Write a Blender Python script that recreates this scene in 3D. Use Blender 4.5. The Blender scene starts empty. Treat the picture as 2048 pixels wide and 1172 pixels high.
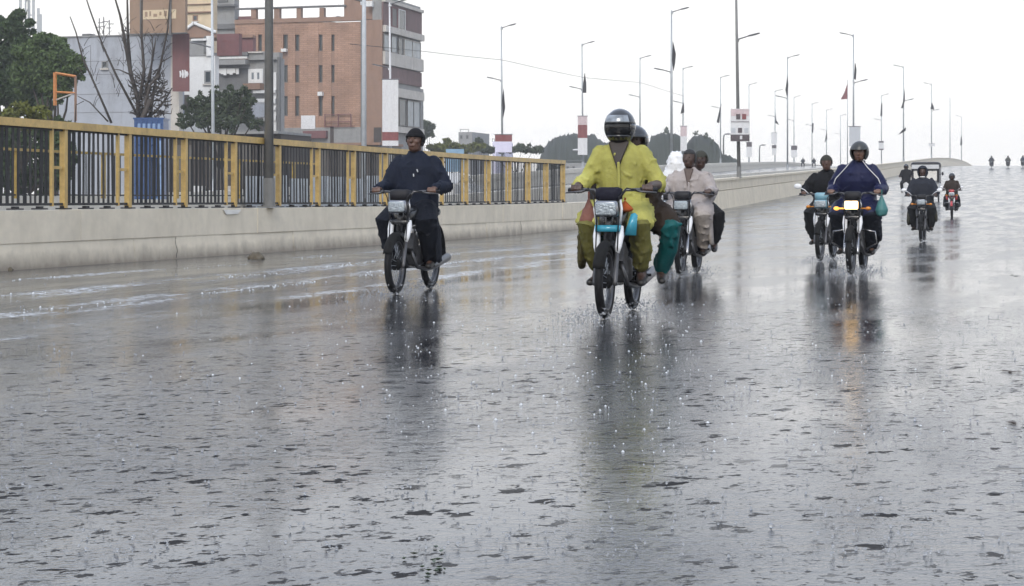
import bpy, math, random
import numpy as np
from mathutils import Vector, Matrix
random.seed(7); RNG = np.random.RandomState(7)
R_ = math.radians
scene = bpy.context.scene
COL = scene.collection

# ---------------------------------------------------------------- camera
F, H, YH, CX = 3600.0, 0.92, 397.0, 1024.0      # focal length in px of a 2048 px wide frame, eye height, horizon row
cam_d = bpy.data.cameras.new('camera'); cam = bpy.data.objects.new('camera', cam_d); COL.objects.link(cam)
cam.location = (0, 0, H); cam.rotation_euler = (R_(90), 0, 0)
cam_d.sensor_width = 36; cam_d.lens = F / 2048 * 36
cam_d.shift_y = -(586 - YH) / 2048
cam_d.clip_start = 0.1; cam_d.clip_end = 4000
scene.camera = cam

# ---------------------------------------------------------------- sky
world = bpy.data.worlds.new('World'); scene.world = world; world.use_nodes = True
nt = world.node_tree; nt.nodes.clear()
SUN_EL, SUN_ROT = R_(36), R_(190)
sky = nt.nodes.new('ShaderNodeTexSky'); sky.sky_type = 'NISHITA'; sky.sun_disc = False
sky.sun_elevation = SUN_EL; sky.sun_rotation = SUN_ROT; sky.dust_density = 6; sky.air_density = 1.0; sky.ozone_density = 1.0
sk = nt.nodes.new('ShaderNodeVectorMath'); sk.operation = 'SCALE'; sk.inputs['Scale'].default_value = 0.10
hs = nt.nodes.new('ShaderNodeHueSaturation'); hs.inputs['Saturation'].default_value = 0.25
tc = nt.nodes.new('ShaderNodeTexCoord'); sx = nt.nodes.new('ShaderNodeSeparateXYZ')
cr = nt.nodes.new('ShaderNodeValToRGB')
cr.color_ramp.elements[0].position = 0.0; cr.color_ramp.elements[0].color = (1.0, 0.965, 0.905, 1)
cr.color_ramp.elements[1].position = 1.0; cr.color_ramp.elements[1].color = (0.68, 0.78, 0.98, 1)
e = cr.color_ramp.elements.new(0.12); e.color = (0.985, 0.975, 0.955, 1)
e = cr.color_ramp.elements.new(0.22); e.color = (0.84, 0.90, 0.99, 1)
e = cr.color_ramp.elements.new(0.40); e.color = (0.67, 0.78, 1.0, 1)
cn = nt.nodes.new('ShaderNodeTexNoise'); cn.inputs['Scale'].default_value = 2.2; cn.inputs['Detail'].default_value = 4
cmix = nt.nodes.new('ShaderNodeMapRange'); cmix.inputs['To Min'].default_value = 0.94; cmix.inputs['To Max'].default_value = 1.06
csc = nt.nodes.new('ShaderNodeVectorMath'); csc.operation = 'SCALE'
mx = nt.nodes.new('ShaderNodeMix'); mx.data_type = 'RGBA'; mx.inputs[0].default_value = 0.86
bg = nt.nodes.new('ShaderNodeBackground'); bg.inputs['Strength'].default_value = 1.06
wo = nt.nodes.new('ShaderNodeOutputWorld')
L = nt.links.new
L(sky.outputs[0], sk.inputs[0]); L(sk.outputs[0], hs.inputs['Color']); L(hs.outputs[0], mx.inputs[6])
L(tc.outputs['Generated'], sx.inputs[0]); L(sx.outputs['Z'], cr.inputs[0]); L(tc.outputs['Generated'], cn.inputs['Vector'])
L(cn.outputs[0], cmix.inputs[0]); L(cr.outputs[0], csc.inputs[0]); L(cmix.outputs[0], csc.inputs['Scale'])
L(csc.outputs[0], mx.inputs[7]); L(mx.outputs[2], bg.inputs[0]); L(bg.outputs[0], wo.inputs[0])

# ---------------------------------------------------------------- sun behind cloud
sun_d = bpy.data.lights.new('sun', 'SUN'); sun_d.energy = 1.3; sun_d.angle = R_(25); sun_d.color = (1, 0.93, 0.82)
sun = bpy.data.objects.new('sun', sun_d); COL.objects.link(sun)
sd = Vector((math.sin(SUN_ROT) * math.cos(SUN_EL), math.cos(SUN_ROT) * math.cos(SUN_EL), math.sin(SUN_EL)))
sun.rotation_euler = sd.to_track_quat('Z', 'Y').to_euler(); sun.location = (0, -20, 60)

# ---------------------------------------------------------------- picture
vs = scene.view_settings; vs.view_transform = 'Standard'; vs.look = 'None'; vs.exposure = 0.46; vs.gamma = 1.0; vs.use_curve_mapping = False
cy = scene.cycles; cy.use_denoising = True; cy.max_bounces = 5; cy.diffuse_bounces = 2; cy.glossy_bounces = 3
cy.transmission_bounces = 4; cy.volume_bounces = 1; cy.transparent_max_bounces = 12; cy.caustics_reflective = False; cy.caustics_refractive = False
cy.sample_clamp_indirect = 4.0; cy.use_adaptive_sampling = True; cy.adaptive_threshold = .03

# ================================================================ helpers
T = 0.2883                                            # the road runs off to the upper right: dX/dY
UN = math.hypot(T, 1); UX, UY = T / UN, 1 / UN        # unit vector along the road
ROADROT = -math.atan(T)                               # local +Y turned onto the road
def on_line(X0, d, z=0.0): return Vector((X0 + T * d, d, z))
def W(px, py, d): return Vector(((px - CX) / F * d, d, H - (py - YH) / F * d))
def hermite(xs, ys):
    xs = np.array(xs, float); ys = np.array(ys, float); m = np.gradient(ys, xs)
    def f(x):
        x = min(max(x, xs[0]), xs[-1]); i = min(max(int(np.searchsorted(xs, x)) - 1, 0), len(xs) - 2)
        h = xs[i+1] - xs[i]; t = (x - xs[i]) / h
        return float((2*t**3-3*t*t+1)*ys[i] + (t**3-2*t*t+t)*h*m[i] + (-2*t**3+3*t*t)*ys[i+1] + (t**3-t*t)*h*m[i+1])
    return f
zr = hermite([-40,0,25,45,54,67,77,90,112,180,250,300,340,380,420,500,700], [0,0,0,0,.06,.26,.5,.84,1.42,3.3,5.3,6.35,6.85,7.0,6.8,5.5,1.5])
zL = hermite([0,57,78,99,120,141,162,183,204,225,248,268,290,311,332,400,700], [.9,.95,1.25,1.9,2.6,3.3,3.85,4.4,4.95,5.45,6.0,6.3,6.45,6.5,6.6,6.6,2.5])
zM = hermite([0,45,56.6,80,105,155,205,255,300,340,400,700], [.9,.9,.92,1.45,2.1,3.35,4.6,5.8,6.9,7.4,7.4,2.5])

class MB:
    """collects closed shapes, becomes one mesh"""
    def __init__(s): s.v = []; s.f = []
    def add(s, v, f):
        n = len(s.v); s.v += [tuple(p) for p in v]; s.f += [tuple(i + n for i in q) for q in f]; return s
    def box(s, c, size, rot=None):
        hx, hy, hz = size[0]/2, size[1]/2, size[2]/2
        vs_ = [Vector((x, y, z)) for x in (-hx, hx) for y in (-hy, hy) for z in (-hz, hz)]
        if rot is not None: vs_ = [rot @ p for p in vs_]
        c = Vector(c)
        return s.add([p + c for p in vs_], [(0,1,3,2),(4,6,7,5),(0,4,5,1),(2,3,7,6),(0,2,6,4),(1,5,7,3)])
    def hexa(s, b, t):
        """b, t: four points each, same winding (counter-clockwise seen from above)"""
        return s.add(list(b) + list(t), [(3,2,1,0),(4,5,6,7),(0,1,5,4),(1,2,6,5),(2,3,7,6),(3,0,4,7)])
    def tube(s, pts, rad, n=8, ell=None, capped=True):
        """pts polyline, rad number or list; ell=(sx,sy) list of section scalings"""
        pts = [Vector(p) for p in pts]; k = len(pts)
        rad = [rad] * k if not hasattr(rad, '__len__') else rad
        tg = [(pts[min(i+1, k-1)] - pts[max(i-1, 0)]).normalized() for i in range(k)]
        a = Vector((1, 0, 0)) if abs(tg[0].x) < 0.8 else Vector((0, 0, 1))
        nx = (a - tg[0] * a.dot(tg[0])).normalized()
        vv = []
        for i in range(k):
            nx = (nx - tg[i] * nx.dot(tg[i])).normalized(); ny = tg[i].cross(nx)
            ex, ey = ell[i] if ell else (1, 1)
            for j in range(n):
                an = 2 * math.pi * j / n
                vv.append(pts[i] + nx * (math.cos(an) * rad[i] * ex) + ny * (math.sin(an) * rad[i] * ey))
        ff = [(i*n+j, i*n+(j+1) % n, (i+1)*n+(j+1) % n, (i+1)*n+j) for i in range(k-1) for j in range(n)]
        if capped: ff += [tuple(range(n-1, -1, -1)), tuple(range((k-1)*n, k*n))]
        return s.add(vv, ff)
    def limb(s, pts, rad, n=12, ell=None):
        """a tube with rounded ends and interpolated joints"""
        pts = [Vector(p) for p in pts]; rad = list(rad) if hasattr(rad, '__len__') else [rad] * len(pts)
        P, Q, E = [], [], []
        ell = ell or [(1, 1)] * len(pts)
        d0 = (pts[0] - pts[1]).normalized(); d1 = (pts[-1] - pts[-2]).normalized()
        P += [pts[0] + d0 * rad[0] * .85, pts[0] + d0 * rad[0] * .55]; Q += [rad[0] * .35, rad[0] * .8]; E += [ell[0]] * 2
        for i in range(len(pts)):
            P.append(pts[i]); Q.append(rad[i]); E.append(ell[i])
        P += [pts[-1] + d1 * rad[-1] * .55, pts[-1] + d1 * rad[-1] * .85]; Q += [rad[-1] * .8, rad[-1] * .35]; E += [ell[-1]] * 2
        return s.tube(P, Q, n, E)
    def loft(s, secs, n=20, p=2.0):
        """secs: (cx, cy, z, rx, ry) superellipse sections stacked in z"""
        vv = []
        for (cx, cy_, z, rx, ry) in secs:
            for j in range(n):
                an = 2 * math.pi * j / n; c, q = math.cos(an), math.sin(an)
                vv.append((cx + rx * math.copysign(abs(c) ** (2/p), c), cy_ + ry * math.copysign(abs(q) ** (2/p), q), z))
        k = len(secs)
        ff = [(i*n+j, i*n+(j+1) % n, (i+1)*n+(j+1) % n, (i+1)*n+j) for i in range(k-1) for j in range(n)]
        ff += [tuple(range(n-1, -1, -1)), tuple(range((k-1)*n, k*n))]
        return s.add(vv, ff)
    def ball(s, c, r, n=12, m=8):
        r = (r, r, r) if not hasattr(r, '__len__') else r
        c = Vector(c); vv = [c + Vector((0, 0, -r[2]))]
        for i in range(1, m):
            ph = -math.pi/2 + math.pi * i / m
            for j in range(n):
                an = 2 * math.pi * j / n
                vv.append(c + Vector((r[0]*math.cos(ph)*math.cos(an), r[1]*math.cos(ph)*math.sin(an), r[2]*math.sin(ph))))
        vv.append(c + Vector((0, 0, r[2]))); ff = []
        for j in range(n): ff.append((0, 1+(j+1) % n, 1+j))
        for i in range(m-2):
            for j in range(n): ff.append((1+i*n+j, 1+i*n+(j+1) % n, 1+(i+1)*n+(j+1) % n, 1+(i+1)*n+j))
        b = 1+(m-2)*n
        for j in range(n): ff.append((b+j, b+(j+1) % n, len(vv)-1))
        return s.add(vv, ff)
    def lathe_x(s, prof, c=(0, 0, 0), n=32, closed=True):
        """prof: (x, r) pairs turned about the X axis; closed ring profile"""
        k = len(prof); vv = []
        for j in range(n):
            an = 2 * math.pi * j / n
            for (x, r) in prof: vv.append((c[0]+x, c[1]+r*math.cos(an), c[2]+r*math.sin(an)))
        ff = [(j*k+i, j*k+(i+1) % k, ((j+1) % n)*k+(i+1) % k, ((j+1) % n)*k+i) for j in range(n) for i in range(k if closed else k-1)]
        return s.add(vv, ff)
    def prism(s, poly, axis, a, b):
        """poly: 2D outline extruded along axis (0/1/2) between a and b"""
        n = len(poly)
        def P(p, q):
            l = [p[0], p[1]]; l.insert(axis, q); return tuple(l)
        vv = [P(p, a) for p in poly] + [P(p, b) for p in poly]
        return s.add(vv, [tuple(range(n-1, -1, -1)), tuple(range(n, 2*n))] + [(i, (i+1) % n, n+(i+1) % n, n+i) for i in range(n)])
    def mesh(s, name, smooth=False):
        me = bpy.data.meshes.new(name); me.from_pydata(s.v, [], s.f); me.update()
        import bmesh
        bm = bmesh.new(); bm.from_mesh(me); bmesh.ops.recalc_face_normals(bm, faces=bm.faces); bm.to_mesh(me); bm.free()
        if smooth: me.shade_smooth()
        return me
    def build(s, name, m, parent=None, smooth=False, loc=None, rot=None):
        return put(name, s.mesh(name, smooth), m, parent, loc, rot)

def put(name, me, m, parent=None, loc=None, rot=None):
    o = bpy.data.objects.new(name, me); COL.objects.link(o)
    if m is not None:
        if len(me.materials) == 0: me.materials.append(m)
        o.material_slots[0].link = 'OBJECT'; o.material_slots[0].material = m
    if parent is not None: o.parent = parent
    if loc is not None: o.location = loc
    if rot is not None: o.rotation_euler = rot
    return o
def empty(name, loc=(0, 0, 0), rz=0.0):
    o = bpy.data.objects.new(name, None); COL.objects.link(o); o.location = loc; o.rotation_euler = (0, 0, rz); o.empty_display_size = .2
    return o
def tag(o, label=None, cat=None, group=None, kind=None):
    if label: o['label'] = label
    if cat: o['category'] = cat
    if group: o['group'] = group
    if kind: o['kind'] = kind
    return o

# ---------------------------------------------------------------- materials
MATS = {}
def mat(name, col, rough=.6, metal=0.0, var=.12, scale=6.0, bump=.15, bscale=40.0, coat=0.0, spec=.5, emit=None, estr=0, trans=0, alpha=1, stain=0.0):
    if name in MATS: return MATS[name]
    m = bpy.data.materials.new(name); m.use_nodes = True; MATS[name] = m
    t = m.node_tree; b = t.nodes['Principled BSDF']; L = t.links.new
    tc = t.nodes.new('ShaderNodeTexCoord')
    n1 = t.nodes.new('ShaderNodeTexNoise'); n1.inputs['Scale'].default_value = scale; n1.inputs['Detail'].default_value = 6; n1.inputs['Roughness'].default_value = .65
    L(tc.outputs['Object'], n1.inputs['Vector'])
    mr = t.nodes.new('ShaderNodeMapRange'); mr.inputs['From Min'].default_value = .25; mr.inputs['From Max'].default_value = .75
    mr.inputs['To Min'].default_value = 1 - var; mr.inputs['To Max'].default_value = 1 + var
    L(n1.outputs[0], mr.inputs[0])
    sc = t.nodes.new('ShaderNodeVectorMath'); sc.operation = 'SCALE'; sc.inputs[0].default_value = col[:3]; L(mr.outputs[0], sc.inputs['Scale'])
    last = sc.outputs[0]
    if stain > 0:
        mp = t.nodes.new('ShaderNodeMapping'); mp.inputs['Scale'].default_value = (1.2, 1.2, .25); L(tc.outputs['Object'], mp.inputs[0])
        n3 = t.nodes.new('ShaderNodeTexNoise'); n3.inputs['Scale'].default_value = 1.3; n3.inputs['Detail'].default_value = 7; n3.inputs['Roughness'].default_value = .7
        L(mp.outputs[0], n3.inputs['Vector'])
        r3 = t.nodes.new('ShaderNodeMapRange'); r3.inputs['From Min'].default_value = .48; r3.inputs['From Max'].default_value = .72; r3.inputs['To Max'].default_value = stain
        L(n3.outputs[0], r3.inputs[0])
        mm = t.nodes.new('ShaderNodeMix'); mm.data_type = 'RGBA'; L(r3.outputs[0], mm.inputs[0]); L(last, mm.inputs[6]); mm.inputs[7].default_value = (col[0]*.35, col[1]*.32, col[2]*.28, 1)
        last = mm.outputs[2]
    L(last, b.inputs['Base Color'])
    rr = t.nodes.new('ShaderNodeMapRange'); rr.inputs['To Min'].default_value = max(0.02, rough - .12); rr.inputs['To Max'].default_value = min(1, rough + .12)
    L(n1.outputs[0], rr.inputs[0]); L(rr.outputs[0], b.inputs['Roughness'])
    b.inputs['Metallic'].default_value = metal; b.inputs['Specular IOR Level'].default_value = spec
    b.inputs['Coat Weight'].default_value = coat; b.inputs['Coat Roughness'].default_value = .12
    if bump > 0:
        n2 = t.nodes.new('ShaderNodeTexNoise'); n2.inputs['Scale'].default_value = bscale; n2.inputs['Detail'].default_value = 5
        L(tc.outputs['Object'], n2.inputs['Vector'])
        bp = t.nodes.new('ShaderNodeBump'); bp.inputs['Strength'].default_value = bump; bp.inputs['Distance'].default_value = .02
        L(n2.outputs[0], bp.inputs['Height']); L(bp.outputs[0], b.inputs['Normal'])
    if emit: b.inputs['Emission Color'].default_value = (*emit, 1); b.inputs['Emission Strength'].default_value = estr
    if trans: b.inputs['Transmission Weight'].default_value = trans; b.inputs['IOR'].default_value = 1.33
    if alpha < 1: b.inputs['Alpha'].default_value = alpha
    return m

def road_mat():
    m = bpy.data.materials.new('wet_asphalt'); m.use_nodes = True
    t = m.node_tree; b = t.nodes['Principled BSDF']; L = t.links.new; N = t.nodes.new
    tc = N('ShaderNodeTexCoord')
    # shear the object coordinates so that x = metres from the wall line, y = metres along the road
    sp = N('ShaderNodeSeparateXYZ'); L(tc.outputs['Object'], sp.inputs[0])
    ml = N('ShaderNodeMath'); ml.operation = 'MULTIPLY_ADD'; L(sp.outputs['Y'], ml.inputs[0]); ml.inputs[1].default_value = -T; L(sp.outputs['X'], ml.inputs[2])
    cb = N('ShaderNodeCombineXYZ'); L(ml.outputs[0], cb.inputs[0]); L(sp.outputs['Y'], cb.inputs[1])
    def math_(op, a, b_=None, c=None):
        n = N('ShaderNodeMath'); n.operation = op
        for i, q in enumerate((a, b_, c)):
            if q is None: continue
            if isinstance(q, (int, float)): n.inputs[i].default_value = q
            else: L(q, n.inputs[i])
        return n.outputs[0]
    def noise(scale, detail=4, rough=.55, vec=None, stretch=None):
        n = N('ShaderNodeTexNoise'); n.inputs['Scale'].default_value = scale; n.inputs['Detail'].default_value = detail; n.inputs['Roughness'].default_value = rough
        v = vec or cb.outputs[0]
        if stretch:
            mp = N('ShaderNodeMapping'); mp.inputs['Scale'].default_value = stretch; L(v, mp.inputs[0]); v = mp.outputs[0]
        L(v, n.inputs['Vector']); return n.outputs[0]
    def rng(x, a, b_, c=0.0, d=1.0, smooth=True):
        n = N('ShaderNodeMapRange'); n.interpolation_type = 'SMOOTHSTEP' if smooth else 'LINEAR'
        L(x, n.inputs[0]); n.inputs[1].default_value = a; n.inputs[2].default_value = b_; n.inputs[3].default_value = c; n.inputs[4].default_value = d
        return n.outputs[0]
    # bare pits in the film: random round-ish spots
    def spots(scale, lo, hi, wob):
        nz = N('ShaderNodeTexNoise'); nz.inputs['Scale'].default_value = scale * 3.2; nz.inputs['Detail'].default_value = 3; L(cb.outputs[0], nz.inputs['Vector'])
        ad = N('ShaderNodeVectorMath'); ad.operation = 'MULTIPLY_ADD'; L(nz.outputs['Color'], ad.inputs[0]); ad.inputs[1].default_value = (wob, wob, 0); L(cb.outputs[0], ad.inputs[2])
        v = N('ShaderNodeTexVoronoi'); v.inputs['Scale'].default_value = scale; v.inputs['Randomness'].default_value = 1.0; L(ad.outputs[0], v.inputs['Vector'])
        sc = N('ShaderNodeSeparateColor'); L(v.outputs['Color'], sc.inputs[0])
        r = rng(sc.outputs[0], 0.2, 1.0, lo, hi, False)
        return rng(math_('SUBTRACT', r, v.outputs['Distance']), 0.0, .05, 0.0, 1.0)
    patch = rng(noise(.7, 3), .34, .56, .25, 1.0)
    s1 = math_('MULTIPLY', spots(6.5, .10, .30, .17), patch)
    s2 = math_('MULTIPLY', spots(12.0, .08, .34, .10), patch)
    s3 = spots(3.1, -.18, .14, .24)
    fl1 = rng(noise(15, 3, .65), .61, .65); fl2 = rng(noise(40, 2, .6), .62, .68)
    spot = math_('MAXIMUM', math_('MAXIMUM', s1, math_('MULTIPLY', s2, .9)), s3)
    spot = math_('MAXIMUM', spot, math_('MULTIPLY', math_('MAXIMUM', fl1, math_('MULTIPLY', fl2, .6)), rng(noise(.45, 3), .35, .6, .2, 1.0)))
    spot = math_('MULTIPLY', spot, rng(sp.outputs['Y'], 8, 19, 1.0, .07))
    # asphalt under the film
    agg = noise(90, 3, .7)
    dirt = noise(1.4, 4, .65, stretch=(1.0, .25, 1))
    val = math_('MULTIPLY', rng(agg, .3, .7, .55, 1.4), rng(dirt, .3, .7, .7, 1.3))
    # white water streaks running along the gutter
    wob = math_('MULTIPLY', math_('SUBTRACT', noise(.5, 3), .5), .7)
    xx = math_('ADD', sp.outputs['X'], math_('MULTIPLY', sp.outputs['Y'], -T)); xx = math_('ADD', xx, wob)
    fo = None
    for (c, w) in ((-9.5, .55), (-8.05, .5), (-11.4, .35), (-6.9, .3)):
        q = rng(math_('ABSOLUTE', math_('SUBTRACT', xx, c)), w * .1, w, 1, 0)
        fo = q if fo is None else math_('MAXIMUM', fo, q)
    froth = rng(noise(14, 6, .75, stretch=(1.0, .45, 1)), .44, .58); lng = rng(noise(.9, 4, .7, stretch=(1.5, .4, 1)), .42, .60)
    near = rng(sp.outputs['Y'], 24, 42, 1, .0)
    foam = math_('MULTIPLY', math_('MULTIPLY', math_('MULTIPLY', fo, froth), lng), near)
    mixc = N('ShaderNodeMix'); mixc.data_type = 'RGBA'; L(foam, mixc.inputs[0])
    sca = N('ShaderNodeVectorMath'); sca.operation = 'SCALE'; sca.inputs[0].default_value = (.022, .022, .024); L(val, sca.inputs['Scale'])
    L(sca.outputs[0], mixc.inputs[6]); mixc.inputs[7].default_value = (.62, .63, .64, 1)
    L(mixc.outputs[2], b.inputs['Base Color'])
    # film gloss: still water against rain-roughened water
    still = rng(noise(.8, 4, .6, stretch=(1.6, .35, 1)), .35, .65)
    rough = math_('ADD', rng(still, 0, 1, .16, .06), rng(sp.outputs['Y'], 10, 45, .0, .06)); rough = math_('ADD', rough, math_('MULTIPLY', foam, .5))
    L(rough, b.inputs['Roughness'])
    b.inputs['IOR'].default_value = 1.55
    spec = math_('SUBTRACT', 1.0, math_('MULTIPLY', foam, .7))
    L(math_('MULTIPLY', spec, .58), b.inputs['Specular IOR Level'])
    # ripples
    hgt = math_('ADD', noise(8, 2, .6, stretch=(.6, 1.0, 1)), math_('MULTIPLY', noise(38, 3, .7), .62)); hgt = math_('SUBTRACT', hgt, math_('MULTIPLY', spot, .6))
    bp = N('ShaderNodeBump'); L(math_('MULTIPLY', rng(sp.outputs['Y'], 4, 22, .46, .09), rng(noise(.6, 4, .6, stretch=(1.0, .45, 1)), .36, .64, .35, 1.9)), bp.inputs['Strength']); bp.inputs['Distance'].default_value = .007
    L(hgt, bp.inputs['Height']); L(bp.outputs[0], b.inputs['Normal'])
    # bare stones and drop pits do not carry the mirror film
    df = N('ShaderNodeBsdfDiffuse'); df.inputs['Color'].default_value = (.020, .020, .022, 1); L(bp.outputs[0], df.inputs['Normal'])
    ms = N('ShaderNodeMixShader'); L(math_('MULTIPLY', spot, .92), ms.inputs[0]); L(b.outputs[0], ms.inputs[1]); L(df.outputs[0], ms.inputs[2])
    L(ms.outputs[0], t.nodes['Material Output'].inputs['Surface'])
    return m

def brick_mat():
    m = bpy.data.materials.new('brick_face'); m.use_nodes = True
    t = m.node_tree; b = t.nodes['Principled BSDF']; L = t.links.new; N = t.nodes.new
    tc = N('ShaderNodeTexCoord'); sp = N('ShaderNodeSeparateXYZ'); L(tc.outputs['Object'], sp.inputs[0])
    ad = N('ShaderNodeMath'); ad.operation = 'ADD'; L(sp.outputs['X'], ad.inputs[0]); L(sp.outputs['Y'], ad.inputs[1])
    cb = N('ShaderNodeCombineXYZ'); L(ad.outputs[0], cb.inputs[0]); L(sp.outputs['Z'], cb.inputs[1])
    br = N('ShaderNodeTexBrick'); br.inputs['Scale'].default_value = 1.0; br.inputs['Brick Width'].default_value = .46; br.inputs['Row Height'].default_value = .16
    br.inputs['Mortar Size'].default_value = .016; br.inputs['Color1'].default_value = (.37, .225, .155, 1); br.inputs['Color2'].default_value = (.31, .185, .125, 1); br.inputs['Mortar'].default_value = (.23, .14, .10, 1)
    L(cb.outputs[0], br.inputs['Vector'])
    n1 = N('ShaderNodeTexNoise'); n1.inputs['Scale'].default_value = .5; n1.inputs['Detail'].default_value = 7; n1.inputs['Roughness'].default_value = .7; L(tc.outputs['Object'], n1.inputs['Vector'])
    mr = N('ShaderNodeMapRange'); mr.inputs[1].default_value = .3; mr.inputs[2].default_value = .7; mr.inputs[3].default_value = .75; mr.inputs[4].default_value = 1.2; L(n1.outputs[0], mr.inputs[0])
    sc = N('ShaderNodeVectorMath'); sc.operation = 'SCALE'; L(br.outputs[0], sc.inputs[0]); L(mr.outputs[0], sc.inputs['Scale'])
    L(sc.outputs[0], b.inputs['Base Color']); b.inputs['Roughness'].default_value = .8
    bp = N('ShaderNodeBump'); bp.inputs['Strength'].default_value = .4; bp.inputs['Distance'].default_value = .02; bp.invert = True
    L(br.outputs['Fac'], bp.inputs['Height']); L(bp.outputs[0], b.inputs['Normal'])
    return m

def concrete_mat(name, col, streak=.5):
    m = bpy.data.materials.new(name); m.use_nodes = True
    t = m.node_tree; b = t.nodes['Principled BSDF']; L = t.links.new; N = t.nodes.new
    tc = N('ShaderNodeTexCoord')
    def noise(scale, detail, rough, st=None):
        n = N('ShaderNodeTexNoise'); n.inputs['Scale'].default_value = scale; n.inputs['Detail'].default_value = detail; n.inputs['Roughness'].default_value = rough
        if st:
            mp = N('ShaderNodeMapping'); mp.inputs['Scale'].default_value = st; L(tc.outputs['Object'], mp.inputs[0]); L(mp.outputs[0], n.inputs['Vector'])
        else: L(tc.outputs['Object'], n.inputs['Vector'])
        return n.outputs[0]
    def rng(x, a, b_, c, d):
        n = N('ShaderNodeMapRange'); L(x, n.inputs[0]); n.inputs[1].default_value = a; n.inputs[2].default_value = b_; n.inputs[3].default_value = c; n.inputs[4].default_value = d; return n.outputs[0]
    g = rng(noise(2.2, 8, .7), .3, .7, .86, 1.1)
    run = rng(noise(1.6, 6, .7, (1.6, 1.6, .22)), .48, .72, 0, streak)
    sp = N('ShaderNodeSeparateXYZ'); L(tc.outputs['Object'], sp.inputs[0])
    # mud thrown up by traffic: a ragged tide line low on the wall
    ad = N('ShaderNodeMath'); ad.operation = 'MULTIPLY_ADD'; L(noise(2.6, 6, .7, (1, 1, .6)), ad.inputs[0]); ad.inputs[1].default_value = .34; L(sp.outputs['Z'], ad.inputs[2])
    mud = rng(ad.outputs[0], .18, .40, .8, 0)
    sc = N('ShaderNodeVectorMath'); sc.operation = 'SCALE'; sc.inputs[0].default_value = col; L(g, sc.inputs['Scale'])
    m1 = N('ShaderNodeMix'); m1.data_type = 'RGBA'; L(run, m1.inputs[0]); L(sc.outputs[0], m1.inputs[6]); m1.inputs[7].default_value = (col[0]*.6, col[1]*.57, col[2]*.5, 1)
    m2 = N('ShaderNodeMix'); m2.data_type = 'RGBA'; L(mud, m2.inputs[0]); L(m1.outputs[2], m2.inputs[6]); m2.inputs[7].default_value = (.16, .13, .10, 1)
    L(m2.outputs[2], b.inputs['Base Color']); b.inputs['Roughness'].default_value = .62
    bp = N('ShaderNodeBump'); bp.inputs['Strength'].default_value = .25; bp.inputs['Distance'].default_value = .01
    L(noise(35, 6, .7), bp.inputs['Height']); L(bp.outputs[0], b.inputs['Normal'])
    return m

ROAD = road_mat(); BRICK = brick_mat()
CONC = concrete_mat('near_concrete', (.74, .66, .52), .25); CONC2 = concrete_mat('ramp_concrete', (.70, .62, .48), .35); CONC3 = concrete_mat('far_concrete', (.64, .60, .52), .25)
OCHRE = mat('ochre_paint', (.54, .365, .12), .42, var=.25, scale=9, bump=.12, stain=.6)
BLACKM = mat('black_bar_paint', (.010, .010, .011), .6, var=.3)
STEEL = mat('galvanised_steel', (.36, .38, .40), .42, metal=.4, var=.15)
PALESTEEL = mat('pale_pole_paint', (.50, .53, .56), .4, var=.12)
DARKSTEEL = mat('dark_pole_paint', (.16, .16, .155), .45, var=.15)
LAMPHEAD = mat('lamp_head_grey', (.10, .10, .105), .4)
# ================================================================ ground, road and decks
def sheet(name, X0s, ds, zf, m, kind='structure', skirt=None):
    v = [tuple(on_line(x, d, zf(d))) for d in ds for x in X0s]; n = len(X0s)
    f = [(i*n+j, i*n+j+1, (i+1)*n+j+1, (i+1)*n+j) for i in range(len(ds)-1) for j in range(n-1)]
    me = bpy.data.meshes.new(name); me.from_pydata(v, [], f); me.shade_smooth()
    o = put(name, me, m); o['kind'] = kind; return o
g = bpy.data.meshes.new('ground'); g.from_pydata([(-900,-60,-.04),(900,-60,-.04),(900,880,-.04),(-900,880,-.04)], [], [(0,1,2,3)])
GROUND = mat('wet_earth', (.10, .095, .085), .5, var=.3, scale=.6, bump=.4, bscale=8)
tag(put('ground', g, GROUND), kind='structure')
DS = sorted(set(list(np.arange(-14, 60, 2.0)) + list(np.arange(60, 160, 3.0)) + list(np.arange(160, 480, 5.0)) + list(range(480, 701, 20))))
sheet('road', np.linspace(-13.2, 10, 12), DS, zr, ROAD)
sheet('far_carriageway', [-34.7, -28, -21.3, -20.9, -16, -13.5], DS, lambda d: zr(d) - .006, ROAD)

# ================================================================ walls
def block(mb, xa, xb, d0, d1, za, zb, flare=0.0):
    """a stretch of wall between lines xa < xb, from d0 to d1; za/zb functions of d"""
    b = [on_line(xa, d0, za(d0)), on_line(xb + flare, d0, za(d0)), on_line(xb + flare, d1, za(d1)), on_line(xa, d1, za(d1))]
    t = [on_line(xa, d0, zb(d0)), on_line(xb, d0, zb(d0)), on_line(xb, d1, zb(d1)), on_line(xa, d1, zb(d1))]
    return mb.hexa(b, t)
XW = -13.08
wall = empty('concrete_wall', on_line(XW, 22, 0)); wl = wall.location.copy()
tag(wall, 'low cream concrete roadside wall under the yellow railing, stained along its foot', 'wall')
def child(mb, name, m, parent, smooth=False):
    p = Vector(parent.location); mb.v = [(a[0]-p.x, a[1]-p.y, a[2]-p.z) for a in mb.v]
    return mb.build(name, m, parent, smooth)
ZJ = .34
dj = [-6.0]; 
while dj[-1] < 59.5: dj.append(dj[-1] + 2.83)
off = 24.75 - min(dj, key=lambda q: abs(q - 24.75)); dj = [q + off for q in dj]
rr = random.Random(3)
for a, b_ in zip(dj[:-1], dj[1:]):
    j = rr.uniform(-.006, .008); h = .765 + rr.uniform(-.004, .006)
    child(block(MB(), XW - .30, XW + .012 + j, a + .004, b_ - .004, lambda d: ZJ + .002, lambda d: h + zr(d)), 'panel', CONC, wall)
dk = [q - 1.35 for q in dj] + [dj[-1]]
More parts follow.
